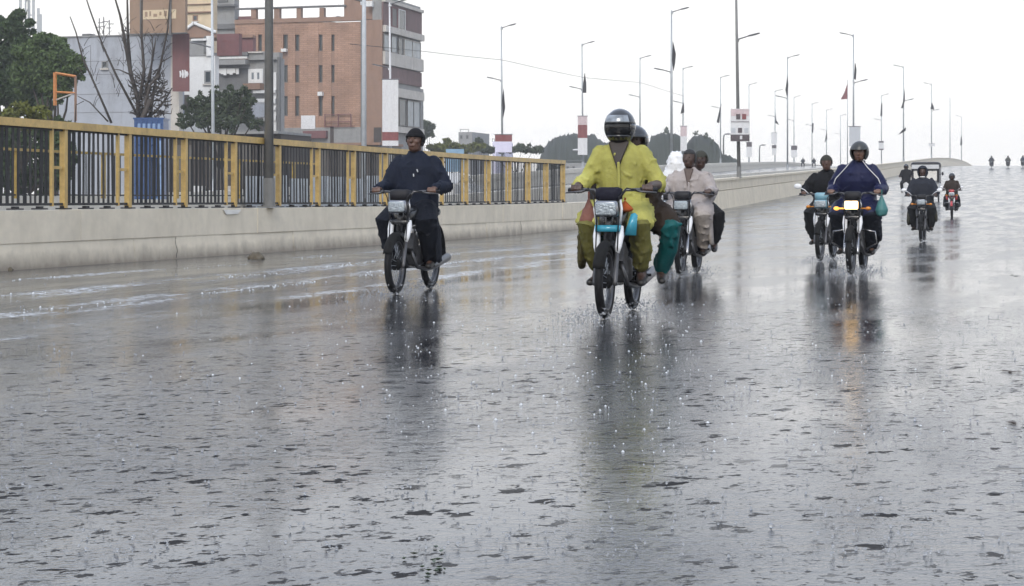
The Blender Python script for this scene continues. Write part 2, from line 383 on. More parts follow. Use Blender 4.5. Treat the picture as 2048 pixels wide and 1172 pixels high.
for a, b_ in zip(dk[:-1], dk[1:]):
    j = rr.uniform(-.008, .006)
    child(block(MB(), XW - .28, XW + j, a + .003, b_ - .003, lambda d: -.05, lambda d: ZJ, flare=.035), 'base_block', CONC, wall)
PLAST = mat('fresh_plaster', (.74, .72, .67), .7, var=.15, scale=12, bump=.5)
pp = MB(); ql = W(463, 431, 32.2); pp.hexa([on_line(XW+.018, 29.2, .66), on_line(XW+.030, 29.2, .66), on_line(XW+.030, 29.62, .665), on_line(XW+.018, 29.62, .665)], [on_line(XW+.018, 29.1, .74), on_line(XW+.028, 29.1, .74), on_line(XW+.028, 29.75, .735), on_line(XW+.018, 29.75, .735)]); child(pp, 'plaster_patch', PLAST, wall)
CRK = mat('crack_dark', (.07, .06, .05), .9)
for d0, z0, d1, z1, k in ((27.45, .33, 27.5, .02, 7), (46.0, .33, 46.1, .1, 6)):
    pp = MB(); pp.tube([on_line(XW + .024 + (.012 if z0 < .36 and z1 < .3 else 0) - (.0 if z1 > .3 else 0), d0 + (d1-d0)*i/k + rr.uniform(-.02, .02), z0 + (z1-z0)*i/k + rr.uniform(-.008, .008)) for i in range(k+1)], .004, 4); child(pp, 'crack', CRK, wall)
# ramp parapet further up, moulded
DE = dj[-1]
par = empty('ramp_parapet', on_line(XW, DE, zr(DE)))
tag(par, 'tall cream moulded concrete parapet climbing the flyover ramp beside the wet road', 'wall')
def hp(d): return .78 + .5 * min(1, max(0, (d - DE) / 9.0))
d = DE + .01
while d < 420:
    s = 6.0 if d < 200 else 20.0
    e_ = d + s - .02
    p = child(block(MB(), XW - .22, XW + .02, d, e_, lambda q: zr(q) + hp(q) * .62, lambda q: zr(q) + hp(q) - .10), 'panel', CONC2, par)
    child(block(MB(), XW - .26, XW + .07, d, e_, lambda q: zr(q) + hp(q) - .098, lambda q: zr(q) + hp(q)), 'coping', CONC2, par)
    child(block(MB(), XW - .26, XW + .05, d, e_, lambda q: zr(q) - .5, lambda q: zr(q) + hp(q) * .60, flare=.10), 'base_block', CONC2, par)
    d += s
# middle parapet between the carriageways
XM = -75500 / F
mid = empty('middle_parapet', on_line(XM, 30, 0)); tag(mid, 'pale concrete parapet between the carriageways, seen behind the nearer parapet', 'wall')
d = 8.0
while d < 420:
    s = 5.0 if d < 150 else 20.0
    child(block(MB(), XM - .2, XM + .15, d, d + s - .02, lambda q: zr(q) - .3, lambda q: zM(q)), 'panel', CONC3, mid); d += s
DARK = mat('dark_drain_slot', (.02, .02, .02), .6)
# far parapet carries the left row of lamp posts
XL = -126900 / F
farp = empty('far_parapet', on_line(XL, 60, 0)); tag(farp, 'farthest cream parapet of the flyover ramp, below the row of lamp posts', 'wall')
d = 40.0
while d < 420:
    s = 6.0 if d < 180 else 20.0
    child(block(MB(), XL - .25, XL + .2, d, d + s - .03, lambda q: -.1, lambda q: zL(q) - .34), 'panel', CONC3, farp)
    child(block(MB(), XL - .22, XL + .26, d, d + s - .03, lambda q: zL(q) - .338, lambda q: zL(q)), 'coping', CONC3, farp)
    d += s

# ================================================================ near fence
DP0, DPS = 24.6, 1.755
fence = empty('yellow_fence', on_line(XW, DP0, .76)); tag(fence, 'ochre yellow steel railing with black upright bars on top of the roadside wall', 'fence')
XF = XW - .14; ROT = Matrix.Rotation(ROADROT, 3, 'Z')
bar_me = MB().box((0, 0, 0), (.010, .058, 1.02)).mesh('bar')
post_me = MB().box((0, 0, 0), (.08, .08, 1.16)).mesh('post'); stile_me = MB().box((0, 0, 0), (.045, .04, 1.06)).mesh('stile')
foot_me = MB().box((0, 0, 0), (.16, .16, .018)).box((0,0,.02),(.06,.10,.03)).mesh('foot_plate'); bracket_me = MB().box((0,0,0),(.03,.22,.04)).mesh('bracket')
def fput(name, me, m, d, z, dx=0, par=fence, X=None):
    return put(name, me, m, par, on_line((XF if X is None else X) + dx, d, z + zr(d)) - par.location, (0, 0, ROADROT))
for n in range(-3, 16):
    d = DP0 + DPS * n
    fput('post', post_me, OCHRE, d, 1.35)
    fput('foot_plate', foot_me, BLACKM, d, .782)
    if n < 15:
        for k, dd in enumerate((DPS - .30,)):
            fput('stile', stile_me, OCHRE, d + dd, 1.345)
        fput('bracket', bracket_me, OCHRE, d + DPS - .16, 1.34)
        nb = 10
        for k in range(nb):
            bo = fput('bar', bar_me, BLACKM, d + (DPS - .30) * (k + 1) / (nb + 1) + rr.uniform(-.012, .012), 1.345); bo.rotation_euler = (rr.gauss(0, .010), rr.gauss(0, .006), ROADROT + rr.gauss(0, .15))
        for z, hh, mm in ((1.915, .105, OCHRE), (.842, .035, BLACKM), (1.862 - .01, .03, BLACKM)):
            a, b_ = d + (.002 if z > 1.9 else .05), d + DPS - (.002 if z > 1.9 else .05)
            wv = .06 if z > 1.9 else .018
            p = MB(); block(p, XF - wv, XF + wv, a, b_, lambda q: z - hh/2 + zr(q), lambda q: z + hh/2 + zr(q))
            child(p, 'top_rail' if z > 1.9 else ('bottom_rail' if z < 1 else 'upper_rail'), mm, fence)
        for fx in (.33, .66): fput('foot_plate', foot_me, BLACKM, d + DPS * fx, .782)

# second yellow fence on the middle parapet
f2 = empty('far_yellow_fence', on_line(XM, 30, .9)); tag(f2, 'second yellow railing seen through the bars of the nearer one', 'fence')
YEL = mat('yellow_paint', (.34, .23, .05), .5, var=.3, scale=9, stain=.5)
post2 = MB().box((0, 0, 0), (.08, .08, 1.0)).mesh('post'); bar2 = MB().box((0,0,0),(.02,.02,.94)).mesh('bar')
for n in range(14):
    d = 30.2 + 1.75 * n
    if n % 2 == 0: put('post', post2, YEL, f2, on_line(XM, d, 1.42) - f2.location, (0, 0, ROADROT))
    if n < 13:
        p = MB(); block(p, XM - .035, XM + .035, d + .003, d + 1.747, lambda q: 1.905, lambda q: 1.96); child(p, 'top_rail', YEL, f2)
        p = MB(); block(p, XM - .015, XM + .015, d + .04, d + 1.71, lambda q: .98, lambda q: 1.01); child(p, 'bottom_rail', BLACKM, f2)
        for k in range(6): put('bar', bar2, BLACKM, f2, on_line(XM, d + 1.75*(k+1)/7, 1.44) - f2.location, (0, 0, ROADROT))
# corrugated sheets leaning on the middle parapet
GALV = mat('corrugated_sheet', (.40, .43, .46), .4, metal=.35, var=.2, stain=.3)
sb = empty('sheet_barrier', on_line(XM + .3, 52, 0)); tag(sb, 'row of grey corrugated metal sheets behind the yellow railing', 'barrier')
for n in range(8):
    d0 = 47.3 + 1.42 * n; p = MB(); k = 18
    hgt = 1.5 + .05 * math.sin(n * 2.3)
    vv, ff = [], []
    for i in range(k + 1):
        dd = d0 + 1.38 * i / k; x = XM + .32 + .045 * math.cos(i * math.pi / 2) + .01 * n % .02
        for (ox, z) in ((0, .0), (0, hgt), (-.012, hgt), (-.012, 0)):
            q = on_line(x + ox, dd, z + zr(dd)); vv.append(tuple(q))
    for i in range(k):
        for j in range(4): ff.append((i*4+j, i*4+(j+1) % 4, i*4+4+(j+1) % 4, i*4+4+j))
    ff += [(0,1,2,3), (k*4+3,k*4+2,k*4+1,k*4)]
    p.add(vv, ff); child(p, 'sheet', GALV, sb)

# ================================================================ lamp posts
CLOTH_DARK = mat('dark_flag_cloth', (.03, .028, .03), .8); CLOTH_RED = mat('maroon_print', (.20, .06, .06), .6, var=.3); WHITEP = mat('white_print', (.62, .62, .63), .5, var=.1, stain=.25)
GREYP = mat('grey_print', (.45, .47, .50), .5, var=.12); LAVP = mat('lavender_print', (.62, .60, .74), .5, var=.1); PHOTO = mat('dark_print', (.07, .055, .06), .5, var=.7, scale=14); PINKP = mat('washed_print', (.52, .42, .43), .5, var=.35, scale=8)
pole_id = [0]
ORD = {}
def lamp_post(px, d, zb, first, label, hgt=9.8, r=.075, m=None, arm=.95, tilt=0.0, upper=True, lower=True, low_dark=True):
    """first: side of the top arm, +1 to the road's right / -1 left; the other arm sits 3.6 m lower"""
    m = m or STEEL
    X = (px - CX) / F * d
    root = empty('lamp_post', (X, d, zb)); tag(root, label, 'lamp post', 'street lamps of the flyover')
    root.rotation_euler = (0, tilt, ROADROT)
    p = MB(); p.tube([(0, 0, 0), (0, 0, hgt * .55), (0, 0, hgt)], [r, r * .8, r * .5], 10); p.build('pole', m, root, True)
    MB().box((0, 0, .012), (.3, .3, .024)).tube([(0, 0, .02), (0, 0, .5)], [r * 1.25, r * 1.2], 10).build('base_plate', m, root)
    for sgn, z, on in ((first, hgt - .10, upper), (-first, hgt - 3.6, lower)):
        if not on: continue
        a = MB().tube([(0, 0, z - .06), (sgn * .05, 0, z), (sgn * arm * .55, 0, z + .13)], [.035, .033, .026], 8).build('arm', m if not low_dark else LAMPHEAD, root, True)
        hd = MB(); hd.loft([(0, 0, -.035, .06, .26), (0, 0, 0, .10, .30), (0, 0, .03, .06, .24)], 14, 2.6)
        rot = Matrix.Rotation(R_(90), 3, 'Z'); tl = Matrix.Rotation(-sgn * R_(12), 3, 'Y')
        c = Vector((sgn * (arm * .55 + .24), 0, z + .19)); hd.v = [tuple(tl @ (rot @ Vector(q)) + c) for q in hd.v]
        hb = hd.build('lamp_head', LAMPHEAD, root, True)
        MB().box((0, 0, -.115), (.12, .08, .05)).v
        MB().box(c + Vector((0, 0, -.045)), (.30, .12, .012), tl).build('lens', GREYP, hb)
        MB().box((sgn * .03, 0, z - .06), (.14, .12, .10)).build('clamp', m, root)
    return root
def banner(px, py0, py1, w_px, d, bands, name, label, cat='banner', sag=.02):
    """cloth or board hanging in front of a post: bands = [(fraction, material), ...] top to bottom"""
    c = W(px, py0, d); z0, z1 = W(px, py1, d).z, c.z; w = w_px / F * d
    root = empty(name, (c.x, d - .14, z0), 0); tag(root, label, cat, 'banners and boards on the lamp posts')
    t = 0.0
    for fr, m in bands:
        za = z1 - (z1 - z0) * t; zb_ = z1 - (z1 - z0) * (t + fr); t += fr
        p = MB(); k = 6; vv = []; ff = []
        for i in range(k + 1):
            x = -w/2 + w * i / k; y = -sag * math.sin(i * 2.1 + za)
            for (oy, z) in ((0, za), (0, zb_ + .004), (.02, zb_ + .004), (.02, za)): vv.append((x, y + oy, z - z0))
        for i in range(k):
            for j in range(4): ff.append((i*4+j, i*4+(j+1) % 4, i*4+4+(j+1) % 4, i*4+4+j))
        ff += [(0,1,2,3), (k*4+3,k*4+2,k*4+1,k*4)]
        p.add(vv, ff); p.build('panel', m, root)
    MB().tube([(-w/2 - .05, .05, z1 - z0 + .03), (w/2 + .05, .05, z1 - z0 + .03)], .03, 6).build('batten', LAMPHEAD, root)
    return root
def flag(pts, d, m, label, thick=.03):
    """limp wet flag: outline in picture rows turned into a folded cloth beside the post"""
    c = W(*pts[0], d); root_z = min(W(*p, d).z for p in pts)
    poly = [(W(*p, d).x - c.x, W(*p, d).z - root_z) for p in pts]
    n = len(poly); vv = []
    for k, y in enumerate((-.16, -.16 - thick * 3)):
        for i, (x, z) in enumerate(poly): vv.append((x + .02 * math.sin(i * 2 + k), y + .05 * math.sin(i * 1.7), z))
    p = MB().add(vv, [tuple(range(n-1, -1, -1)), tuple(range(n, 2*n))] + [(i, (i+1) % n, n+(i+1) % n, n+i) for i in range(n)])
    o = p.build('flag', m, None, loc=(c.x, d, root_z)); tag(o, label, 'flag', 'limp wet flags on the lamp posts'); return o

# row on the near parapet
lamp_post(538, 30.9, .77, -1, 'thick dark grey lamp post rising from the wall in front of the brick building', m=DARKSTEEL, r=.084)
lamp_post(1478, 80.5, zr(80.5) + 1.25, -1, 'tall dark lamp post carrying the board of white and maroon pictures', m=DARKSTEEL, tilt=R_(-.9), r=.085)
lamp_post(1707, 133, zr(133) + 1.27, -1, 'tall lamp post with a grey board, above the rider in blue', m=STEEL)
lamp_post(1807, 184.7, zr(184.7) + 1.27, -1, 'lamp post with a pale thick foot left of the rickshaw roof', m=STEEL)
lamp_post(1863, 236.7, zr(236.7) + 1.27, -1, 'lamp post standing right above the rickshaw roof', m=STEEL)
lamp_post(1900, 290.7, zr(290.7) + 1.27, -1, 'thin bare far lamp post without a top arm, second from the right end', m=STEEL, upper=False, lower=False)
lamp_post(1923, 338.8, zr(338.8) + 1.27, -1, 'rightmost and smallest lamp post near the crest of the road', m=STEEL, lower=False, hgt=8.3)
# middle row
lamp_post(728, 56.6, .92, 1, 'pale blue grey lamp post at the right part of the brick building', m=PALESTEEL, r=.088)
lamp_post(1343, 105, 2.1, 1, 'tall lamp post rising behind the white covered rider', m=STEEL, r=.085)
lamp_post(1575, 155, 3.35, 1, 'lamp post with a dark flag halfway up, above the rider in the cap', m=STEEL)
lamp_post(1763, 255, 5.8, 1, 'lamp post with a small framed board, right of the rider in blue', m=STEEL)
# far row
FAR = [(427, 77.7, 'slim pale lamp post in front of the dark bushy tree', PALESTEEL), (782, 99, 'white lamp post at the right corner of the brick building', WHITEP),
       (1005, 120, 'lamp post rising above the far end of the yellow railing', STEEL), (1166, 141.5, 'lamp post with the maroon and white banner left of the yellow rider', STEEL),
       (1280, 162, 'lamp post rising directly behind the black helmet', STEEL), (1366, 182.6, 'lamp post with a narrow white banner behind the rider in grey', STEEL),
       (1441, 204, 'lamp post just left of the board of pictures', STEEL), (1498, 225, 'lamp post just right of the board of pictures', STEEL), (1550, 248, 'lamp post with a drooping flag left of the tall dark flagged one', STEEL),
       (1588, 268, 'lamp post just right of the one with the long dark flag', STEEL), (1624, 290, 'thin far lamp post above the people on the far deck', STEEL), (1653, 311, 'thin far lamp post with a small flag above the capped rider', STEEL), (1681, 334, 'thinnest far lamp post of the distant row', STEEL)]
for px, d, lb, m in FAR:
    lamp_post(px, d, zL(d), 1, lb, m=m, r=.08, tilt=R_(-.5 if px < 1200 else 0))
# flag pole
fp = empty('flag_pole', ((1695-CX)/F*205, 205, 4.6)); tag(fp, 'slim flag pole with a flag just left of the lamp post with the grey board', 'flag pole')
MB().tube([(0,0,0),(0,0,9.7)], [.06,.03], 8).build('pole', STEEL, fp, True); MB().ball((0,0,9.75), .06).build('finial', STEEL, fp, True)
flag([(1694,168),(1694,198),(1681,199),(1688,186)], 205, CLOTH_RED, 'triangular maroon flag at the top of the slim flag pole')
# cable
cab = MB(); cp = [(700,88,95),(782,96,99),(850,103,107),(925,112,113),(1005,120,120),(1085,138,131),(1166,155,141.5),(1220,160,152),(1280,165,162),(1366,192,182.6)]
cab.tube([W(*q) for q in cp], .016, 5); tag(cab.build('overhead_cable', DARK), 'thin overhead cable strung between the left lamp posts', 'cable')

B = banner
B(1007,270,305,34,119.6,[(.38,CLOTH_RED),(.62,LAVP)],'banner','brown and lavender banner above the end of the yellow railing')
B(1165,233,310,19,141,[(.22,PINKP),(.34,CLOTH_RED),(.44,WHITEP)],'banner','tall maroon and white banner on the post left of the yellow rider')
B(781,160,292,32,98.6,[(.79,WHITEP),(.13,CLOTH_RED),(.08,WHITEP)],'banner','long white banner with a maroon stripe at the corner of the brick building')
B(1367,253,302,13,182,[(.4,PINKP),(.6,WHITEP)],'banner','narrow white banner above the grey rider')
B(1498,285,314,11,224.5,[(.3,PHOTO),(.7,WHITEP)],'banner','small white banner with a dark top right of the board of pictures')
B(1548,266,288,11,247.5,[(1,WHITEP)],'banner','small pale banner on the post left of the dark flag')
B(1548,291,310,9,247.5,[(.3,PHOTO),(.7,WHITEP)],'banner','tiny dark topped banner under the small pale one')
B(1588,292,315,12,267.5,[(.35,PHOTO),(.65,WHITEP)],'banner','small banner with a dark top above the capped rider')
B(1709,254,293,22,132.6,[(1,GREYP)],'sign_board','plain grey board on the tall post above the rider in blue','board',0.0)
B(1762,283,300,10,254.5,[(.15,PHOTO),(.7,WHITEP),(.15,PHOTO)],'banner','small framed banner right of the blue rider helmet')
B(1863,288,293,12,236.2,[(1,WHITEP)],'banner','tiny white board on the post above the rickshaw')
# the board of pictures
c = W(1479, 283, 80.1); u_ = 80.1 / F; bd = empty('picture_board', (c.x, 79.95, c.z)); tag(bd, 'white board with a maroon top and small dark pictures, hung on the tall dark post', 'board')
w, h = 37 * u_, 65 * u_
MB().box((0, 0, h*.5), (w, .05, h)).build('board', WHITEP, bd)
MB().box((0, -.03, h*.885), (w*.98, .02, h*.21)).build('header', PINKP, bd)
for i, x in enumerate((-.1, .22)): MB().box((x*w, -.045, h*.76), (w*.22, .02, h*.16)).build('picture', CLOTH_RED if i else PHOTO, bd)
for x in (-.36, 0, .34): MB().box((x*w, -.035, h*.34), (w*.22, .02, h*.15)).build('picture', PHOTO if x == 0 else GREYP, bd)
MB().box((0, -.035, h*.11), (w*1.02, .03, h*.20)).build('lower_strip', PHOTO, bd); MB().box((.05*w, -.06, h*.12), (w*.13, .02, h*.11)).build('picture', WHITEP, bd)
MB().box((0, -.03, h*.60), (w*.98, .02, .03)).build('rule', PHOTO, bd)
for pts, d, m, lb in [([(1007,178),(1010,215),(1007,236),(1004,200)],120,CLOTH_DARK,'short dark flag on the post above the end of the railing'),
    ([(1169,146),(1172,165),(1173,186),(1165,186),(1166,165)],141.5,CLOTH_DARK,'dark flag on the post with the maroon banner'),
    ([(1345,84),(1351,108),(1350,128),(1346,142),(1343,120)],105,CLOTH_DARK,'long dark flag on the tall post behind the white covered rider'),
    ([(1367,205),(1368,225),(1361,228),(1364,212)],182.6,CLOTH_DARK,'small dark flag on the post with the narrow white banner'),
    ([(1442,208),(1438,246),(1433,245),(1438,222)],204,CLOTH_DARK,'thin dark flag hanging left of the board of pictures'),
    ([(1551,225),(1552,240),(1558,250),(1550,246)],248,CLOTH_DARK,'drooping dark flag left of the tall flagged post'),
    ([(1574,153),(1576,170),(1574,196),(1570,180)],155,CLOTH_DARK,'long dark flag halfway up the post above the capped rider'),
    ([(1624,246),(1627,247),(1626,266),(1623,265)],290,CLOTH_DARK,'small dark flag on a thin far post'),
    ([(1653,260),(1654,278),(1649,286),(1651,272)],311,CLOTH_DARK,'small drooping flag on a far post above the capped rider'),
    ([(1709,126),(1712,140),(1711,160),(1707,158)],133,CLOTH_DARK,'dark flag high on the post with the grey board'),
    ([(1762,206),(1764,207),(1764,233),(1760,232)],255,CLOTH_DARK,'dark flag on the post with the framed banner'),
    ([(1808,180),(1809,200),(1806,216),(1801,217),(1805,204)],184.7,CLOTH_DARK,'dark flag on the post left of the rickshaw roof'),
    ([(1811,255),(1810,262),(1796,270),(1803,261)],184.7,CLOTH_DARK,'dark rag blown sideways low on the post left of the rickshaw'),
    ([(1863,205),(1867,215),(1868,220),(1860,218)],236.7,CLOTH_DARK,'bunched dark flag on the post above the rickshaw'),
    ([(1923,272),(1924,290),(1920,291),(1921,275)],338.8,CLOTH_DARK,'tiny dark flag on the rightmost lamp post')]:
    flag(pts, d, m, lb)
# small floodlights on the far parapet
for px, py0, py1, d, s, lb in ((1519, 290, 325, 236, 1, 'short curved lamp on the far parapet right of the board'), (1447, 268, 310, 206, 1, 'curved bracket lamp left of the board of pictures'), (1166, 300, 343, 143, -1, 'short white lamp below the maroon and white banner')):
    a = W(px, py1, d); b_ = W(px, py0, d); r0 = empty('short_lamp', a); tag(r0, lb, 'lamp')
    hh = b_.z - a.z; MB().tube([(0,0,0),(0,0,hh*.8),(s*.08,0,hh*.95),(s*.3,0,hh)], [.09,.08,.07,.06], 8).build('pole', DARKSTEEL if s > 0 else WHITEP, r0, True)
    MB().ball((s*.5,0,hh), (.34,.14,.09)).build('lamp_head', LAMPHEAD if s > 0 else WHITEP, r0, True)
# ================================================================ buildings
GREYW = mat('grey_render', (.34, .36, .40), .75, var=.14, scale=.9, bump=.2, bscale=12, stain=.5); WHITEW = mat('white_render', (.68, .68, .67), .75, var=.08, scale=1.5, stain=.3)
BROWNP = mat('brown_hoarding', (.27, .18, .12), .6, var=.15, scale=2, stain=.2); TANW = mat('tan_render', (.58, .47, .32), .75, var=.1, scale=1.5, stain=.25)
DGREY = mat('dark_grey_render', (.13, .13, .13), .7, var=.2, scale=2, stain=.3); MGREY = mat('mid_grey_render', (.25, .25, .245), .75, var=.15, scale=2, stain=.35)
MAROON = mat('maroon_render', (.15, .062, .062), .7, var=.15, scale=2, stain=.3); BRNW = mat('brown_render', (.25, .155, .11), .75, var=.12, scale=1.5, stain=.25)
GLASS = mat('window_glass', (.05, .06, .065), .12, var=.3, scale=1.5, bump=.02, bscale=3); GLASSB = mat('pale_window_glass', (.20, .23, .25), .15, var=.3, scale=1.2, bump=.02, bscale=3)
FRAMED = mat('window_frame_dark', (.10, .09, .08), .5); PALEW = mat('pale_concrete_trim', (.48, .45, .41), .7, var=.15, scale=2, stain=.35); TEAL = mat('blue_plastic', (.02, .065, .19), .3, var=.2)
RUST = mat('orange_rusty_paint', (.50, .20, .06), .6, var=.3, stain=.4); SHOP = mat('shop_interior', (.045, .035, .03), .7, var=.5, scale=1.5)  # shop interior colour paints in the shade inside doors and shopfronts
WEATH = mat('weathered_panel', (.155, .095, .09), .8, var=.25, scale=1.2, stain=.5)
class Facade:
    """a wall plane through a corner seen at column px, depth d; 'left' runs across the road, 'along' runs with it"""
    def __init__(s, root, px, d, run='left'):
        s.root = root; s.c = Vector(((px-CX)/F*d, d, 0)); s.e = Vector((-UY, UX, 0)) if run == 'left' else Vector((UX, UY, 0))
        s.n = Vector((-UX, -UY, 0)) if run == 'left' else Vector((UY, -UX, 0))
    def t(s, px): q = (px-CX)/F; return (q*s.c.y - s.c.x) / (s.e.x - q*s.e.y)
    def z(s, px, py): return H - (py-YH)/F*(s.c.y + s.t(px)*s.e.y)
    def box(s, name, m, px0, py0, px1, py1, out=0.0, deep=.3, parent=None, zb=None, level=True):
        """a slab: front face 'out' metres proud of the plane, 'deep' thick"""
        t0, t1 = s.t(px0), s.t(px1); pm = (px0+px1)/2
        zt = s.z(pm, py0); zb = s.z(pm, py1) if zb is None else zb
        a = s.c + s.e*t0 + s.n*out; b = s.c + s.e*t1 + s.n*out; k = -s.n*deep
        quad = [a, b, b+k, a+k]
        if (b-a).cross(k).z < 0: quad = quad[::-1]
        p = MB().hexa([q + Vector((0,0,zb)) for q in quad], [q + Vector((0,0,zt)) for q in quad])
        return child2(p, name, m, parent or s.root)
    def window(s, px0, py0, px1, py1, glass=None, frame=None, fw=.08, mull=0, sill=True, parent=None):
        t0, t1 = sorted((s.t(px0), s.t(px1))); pm = (px0+px1)/2; z1, z0 = s.z(pm, py0), s.z(pm, py1)
        P = lambda t, z, o: s.c + s.e*t + s.n*o + Vector((0,0,z))
        p = MB()
        def bar(ta, tb, za, zb, o=.06, dp=.10):
            q = [P(ta,za,o), P(tb,za,o), P(tb,za,o-dp), P(ta,za,o-dp)]; r = [P(ta,zb,o), P(tb,zb,o), P(tb,zb,o-dp), P(ta,zb,o-dp)]
            if (q[1]-q[0]).cross(q[2]-q[1]).z < 0: q, r = q[::-1], r[::-1]
            p.hexa(q, r)
        bar(t0, t0+fw, z0, z1); bar(t1-fw, t1, z0, z1); bar(t0+fw, t1-fw, z1-fw, z1); bar(t0+fw, t1-fw, z0, z0+fw)
        for i in range(mull):
            tm = t0 + (t1-t0)*(i+1)/(mull+1); bar(tm-fw/2, tm+fw/2, z0+fw, z1-fw, .05)
        w_ = child2(p, 'window', frame or FRAMED, parent or s.root)
        p = MB(); bar_ = [P(t0+fw,z0+fw,.012), P(t1-fw,z0+fw,.012), P(t1-fw,z0+fw,.002), P(t0+fw,z0+fw,.002)]
        top = [q + Vector((0,0,z1-z0-2*fw)) for q in bar_]
        if (bar_[1]-bar_[0]).cross(bar_[2]-bar_[1]).z < 0: bar_, top = bar_[::-1], top[::-1]
        p.hexa(bar_, top); child2(p, 'pane', glass or GLASS, w_)
        if sill:
            p = MB(); q = [P(t0-.08,z0-.12,.14), P(t1+.08,z0-.12,.14), P(t1+.08,z0-.12,0.003), P(t0-.08,z0-.12,.003)]; r = [x + Vector((0,0,.1)) for x in q]
            if (q[1]-q[0]).cross(q[2]-q[1]).z < 0: q, r = q[::-1], r[::-1]
            p.hexa(q, r); child2(p, 'sill', PALEW, w_)
        return w_
def child2(p, name, m, parent):
    o = parent; loc = Vector((0,0,0))
    while o is not None: loc += Vector(o.location); o = o.parent
    p.v = [(a[0]-loc.x, a[1]-loc.y, a[2]-loc.z) for a in p.v]
    return p.build(name, m, parent)
def building(name, label, px, d): r = empty(name, ((px-CX)/F*d, d, 0)); tag(r, label, 'building'); return r

# --- brick building
bb = building('brick_building', 'tall orange brick building with rows of narrow windows and a roof frame', 765, 150)
fl = Facade(bb, 765, 150, 'left'); fa = Facade(bb, 765, 150, 'along')
WX = [(516,524),(566,575.5),(590,598.5),(637,645),(662.5,669)]; WY = [(69,102),(130,165),(192,232)]
# wall built round its window openings so that the windows sit in real reveals
ztop = fl.z(700, 44)
cols = [470] + [v for w_ in WX for v in w_] + [724]
for i in range(0, len(cols)-1, 1):
    a, b_ = cols[i], cols[i+1]
    if i % 2 == 0: fl.box('wall', BRICK, a, 44, b_, 0, 0, .6, zb=-.1)
    else:
        ys = [44] + [v for w_ in WY for v in w_]
        for k in range(0, len(ys), 2):
            y1 = ys[k+1] if k+1 < len(ys) else None
            top = fl.z((a+b_)/2, ys[k]);
            o = fl.box('wall', BRICK if k != 2 and k != 4 else BRNW, a+.01, ys[k], b_-.01, y1 or 0, -.03, .5, zb=None if y1 else -.1)
fl.box('corner_pier', BRNW, 724.2, 40, 765, 0, .12, .7, zb=-.1)
for a, b_ in WX:
    for y0, y1 in WY:
        sub = Facade(bb, 765, 150, 'left'); sub.c = fl.c - fl.n * .28
        sub.window(a, y0, b_, y1, GLASS, FRAMED, .07, 0, False)
fl.box('parapet_band', BRNW, 470, 36, 724, 44.5, .10, .5); 
for x0, x1 in ((500,510),(546,557),(591,600),(637,646)): fl.box('roof_pillar', BRNW, x0, 15, x1, 37, -.2, .45)
fl.box('roof_beam', DGREY, 470, 12.5, 690, 15.5, -.1, .5)
fl.box('stair_tower', BRNW, 685, -8, 764.8, 38, -.35, 1.0)
for x, y, w_, h_ in ((610,38,6,5),(630,37,12,6),(665,36,5,6)): fl.box('water_tank', GREYW, x, y-h_, x+w_, y, -.8, .8)
# right flank with glazed bays
fa.box('wall', MGREY, 765.2, 2, 843, 0, -.1, .8, zb=-.1)
def band(m, y0, y1, out=.1, nm='slab', x0=765.4, x1=842.8): # y at the near corner column
    t0, t1 = fa.t(x0), fa.t(x1); z1 = fa.z(765, y0); z0 = fa.z(765, y1)
    a = fa.c+fa.e*t0; b_ = fa.c+fa.e*t1; k = -fa.n*.4; o = fa.n*out
    q = [a+o, b_+o, b_+k, a+k]
    if (q[1]-q[0]).cross(q[2]-q[1]).z < 0: q = q[::-1]
    child2(MB().hexa([v+Vector((0,0,z0)) for v in q], [v+Vector((0,0,z1)) for v in q]), nm, m, bb)
band(PALEW, -3, 3, .25); band(WEATH, 3.2, 49.5, .05, 'brick_panel'); band(PALEW, 50, 63, .3); band(PALEW, 102, 128, .22, 'balcony_wall'); band(WEATH, 130, 160, .04, 'brick_panel'); band(PALEW, 172, 190, .28); band(PALEW, 250, 262, .28)
def awin(x0, y0, x1, y1, g, f, **k):  # rows given at the corner column, shifted with the receding floor
    sh = lambda x, y: YH - (YH - y) * fa.c.y / (fa.c.y + fa.t(x) * fa.e.y)
    xm = (x0+x1)/2; s2 = Facade(bb, 765, 150, 'along'); s2.c = fa.c + fa.n*.06; s2.window(x0, sh(xm, y0), x1, sh(xm, y1), g, f, **k)
awin(797,8,810,56,GLASS,WHITEW, sill=False); awin(783,8,794,48,FRAMED,MAROON, sill=False)
for x0, x1, y0, y1, g, f in ((767,780,66,101,GLASSB,FRAMED),(782,794,66,101,GLASSB,FRAMED),(796,806,66,104,GLASS,FRAMED),(808,841,66,126,GLASSB,PALEW),(768,792,163,171,GLASSB,FRAMED),(768,794,192,248,WHITEP,PALEW),(798,812,192,248,GLASS,FRAMED),(814,840,192,248,GLASSB,FRAMED)):
    awin(x0,y0,x1,y1,g,f, sill=False, mull=1 if x1-x0 > 18 else 0)
fa.box('annex', MGREY, 843.4, 178, 849, 0, -.1, 3, zb=-.1)
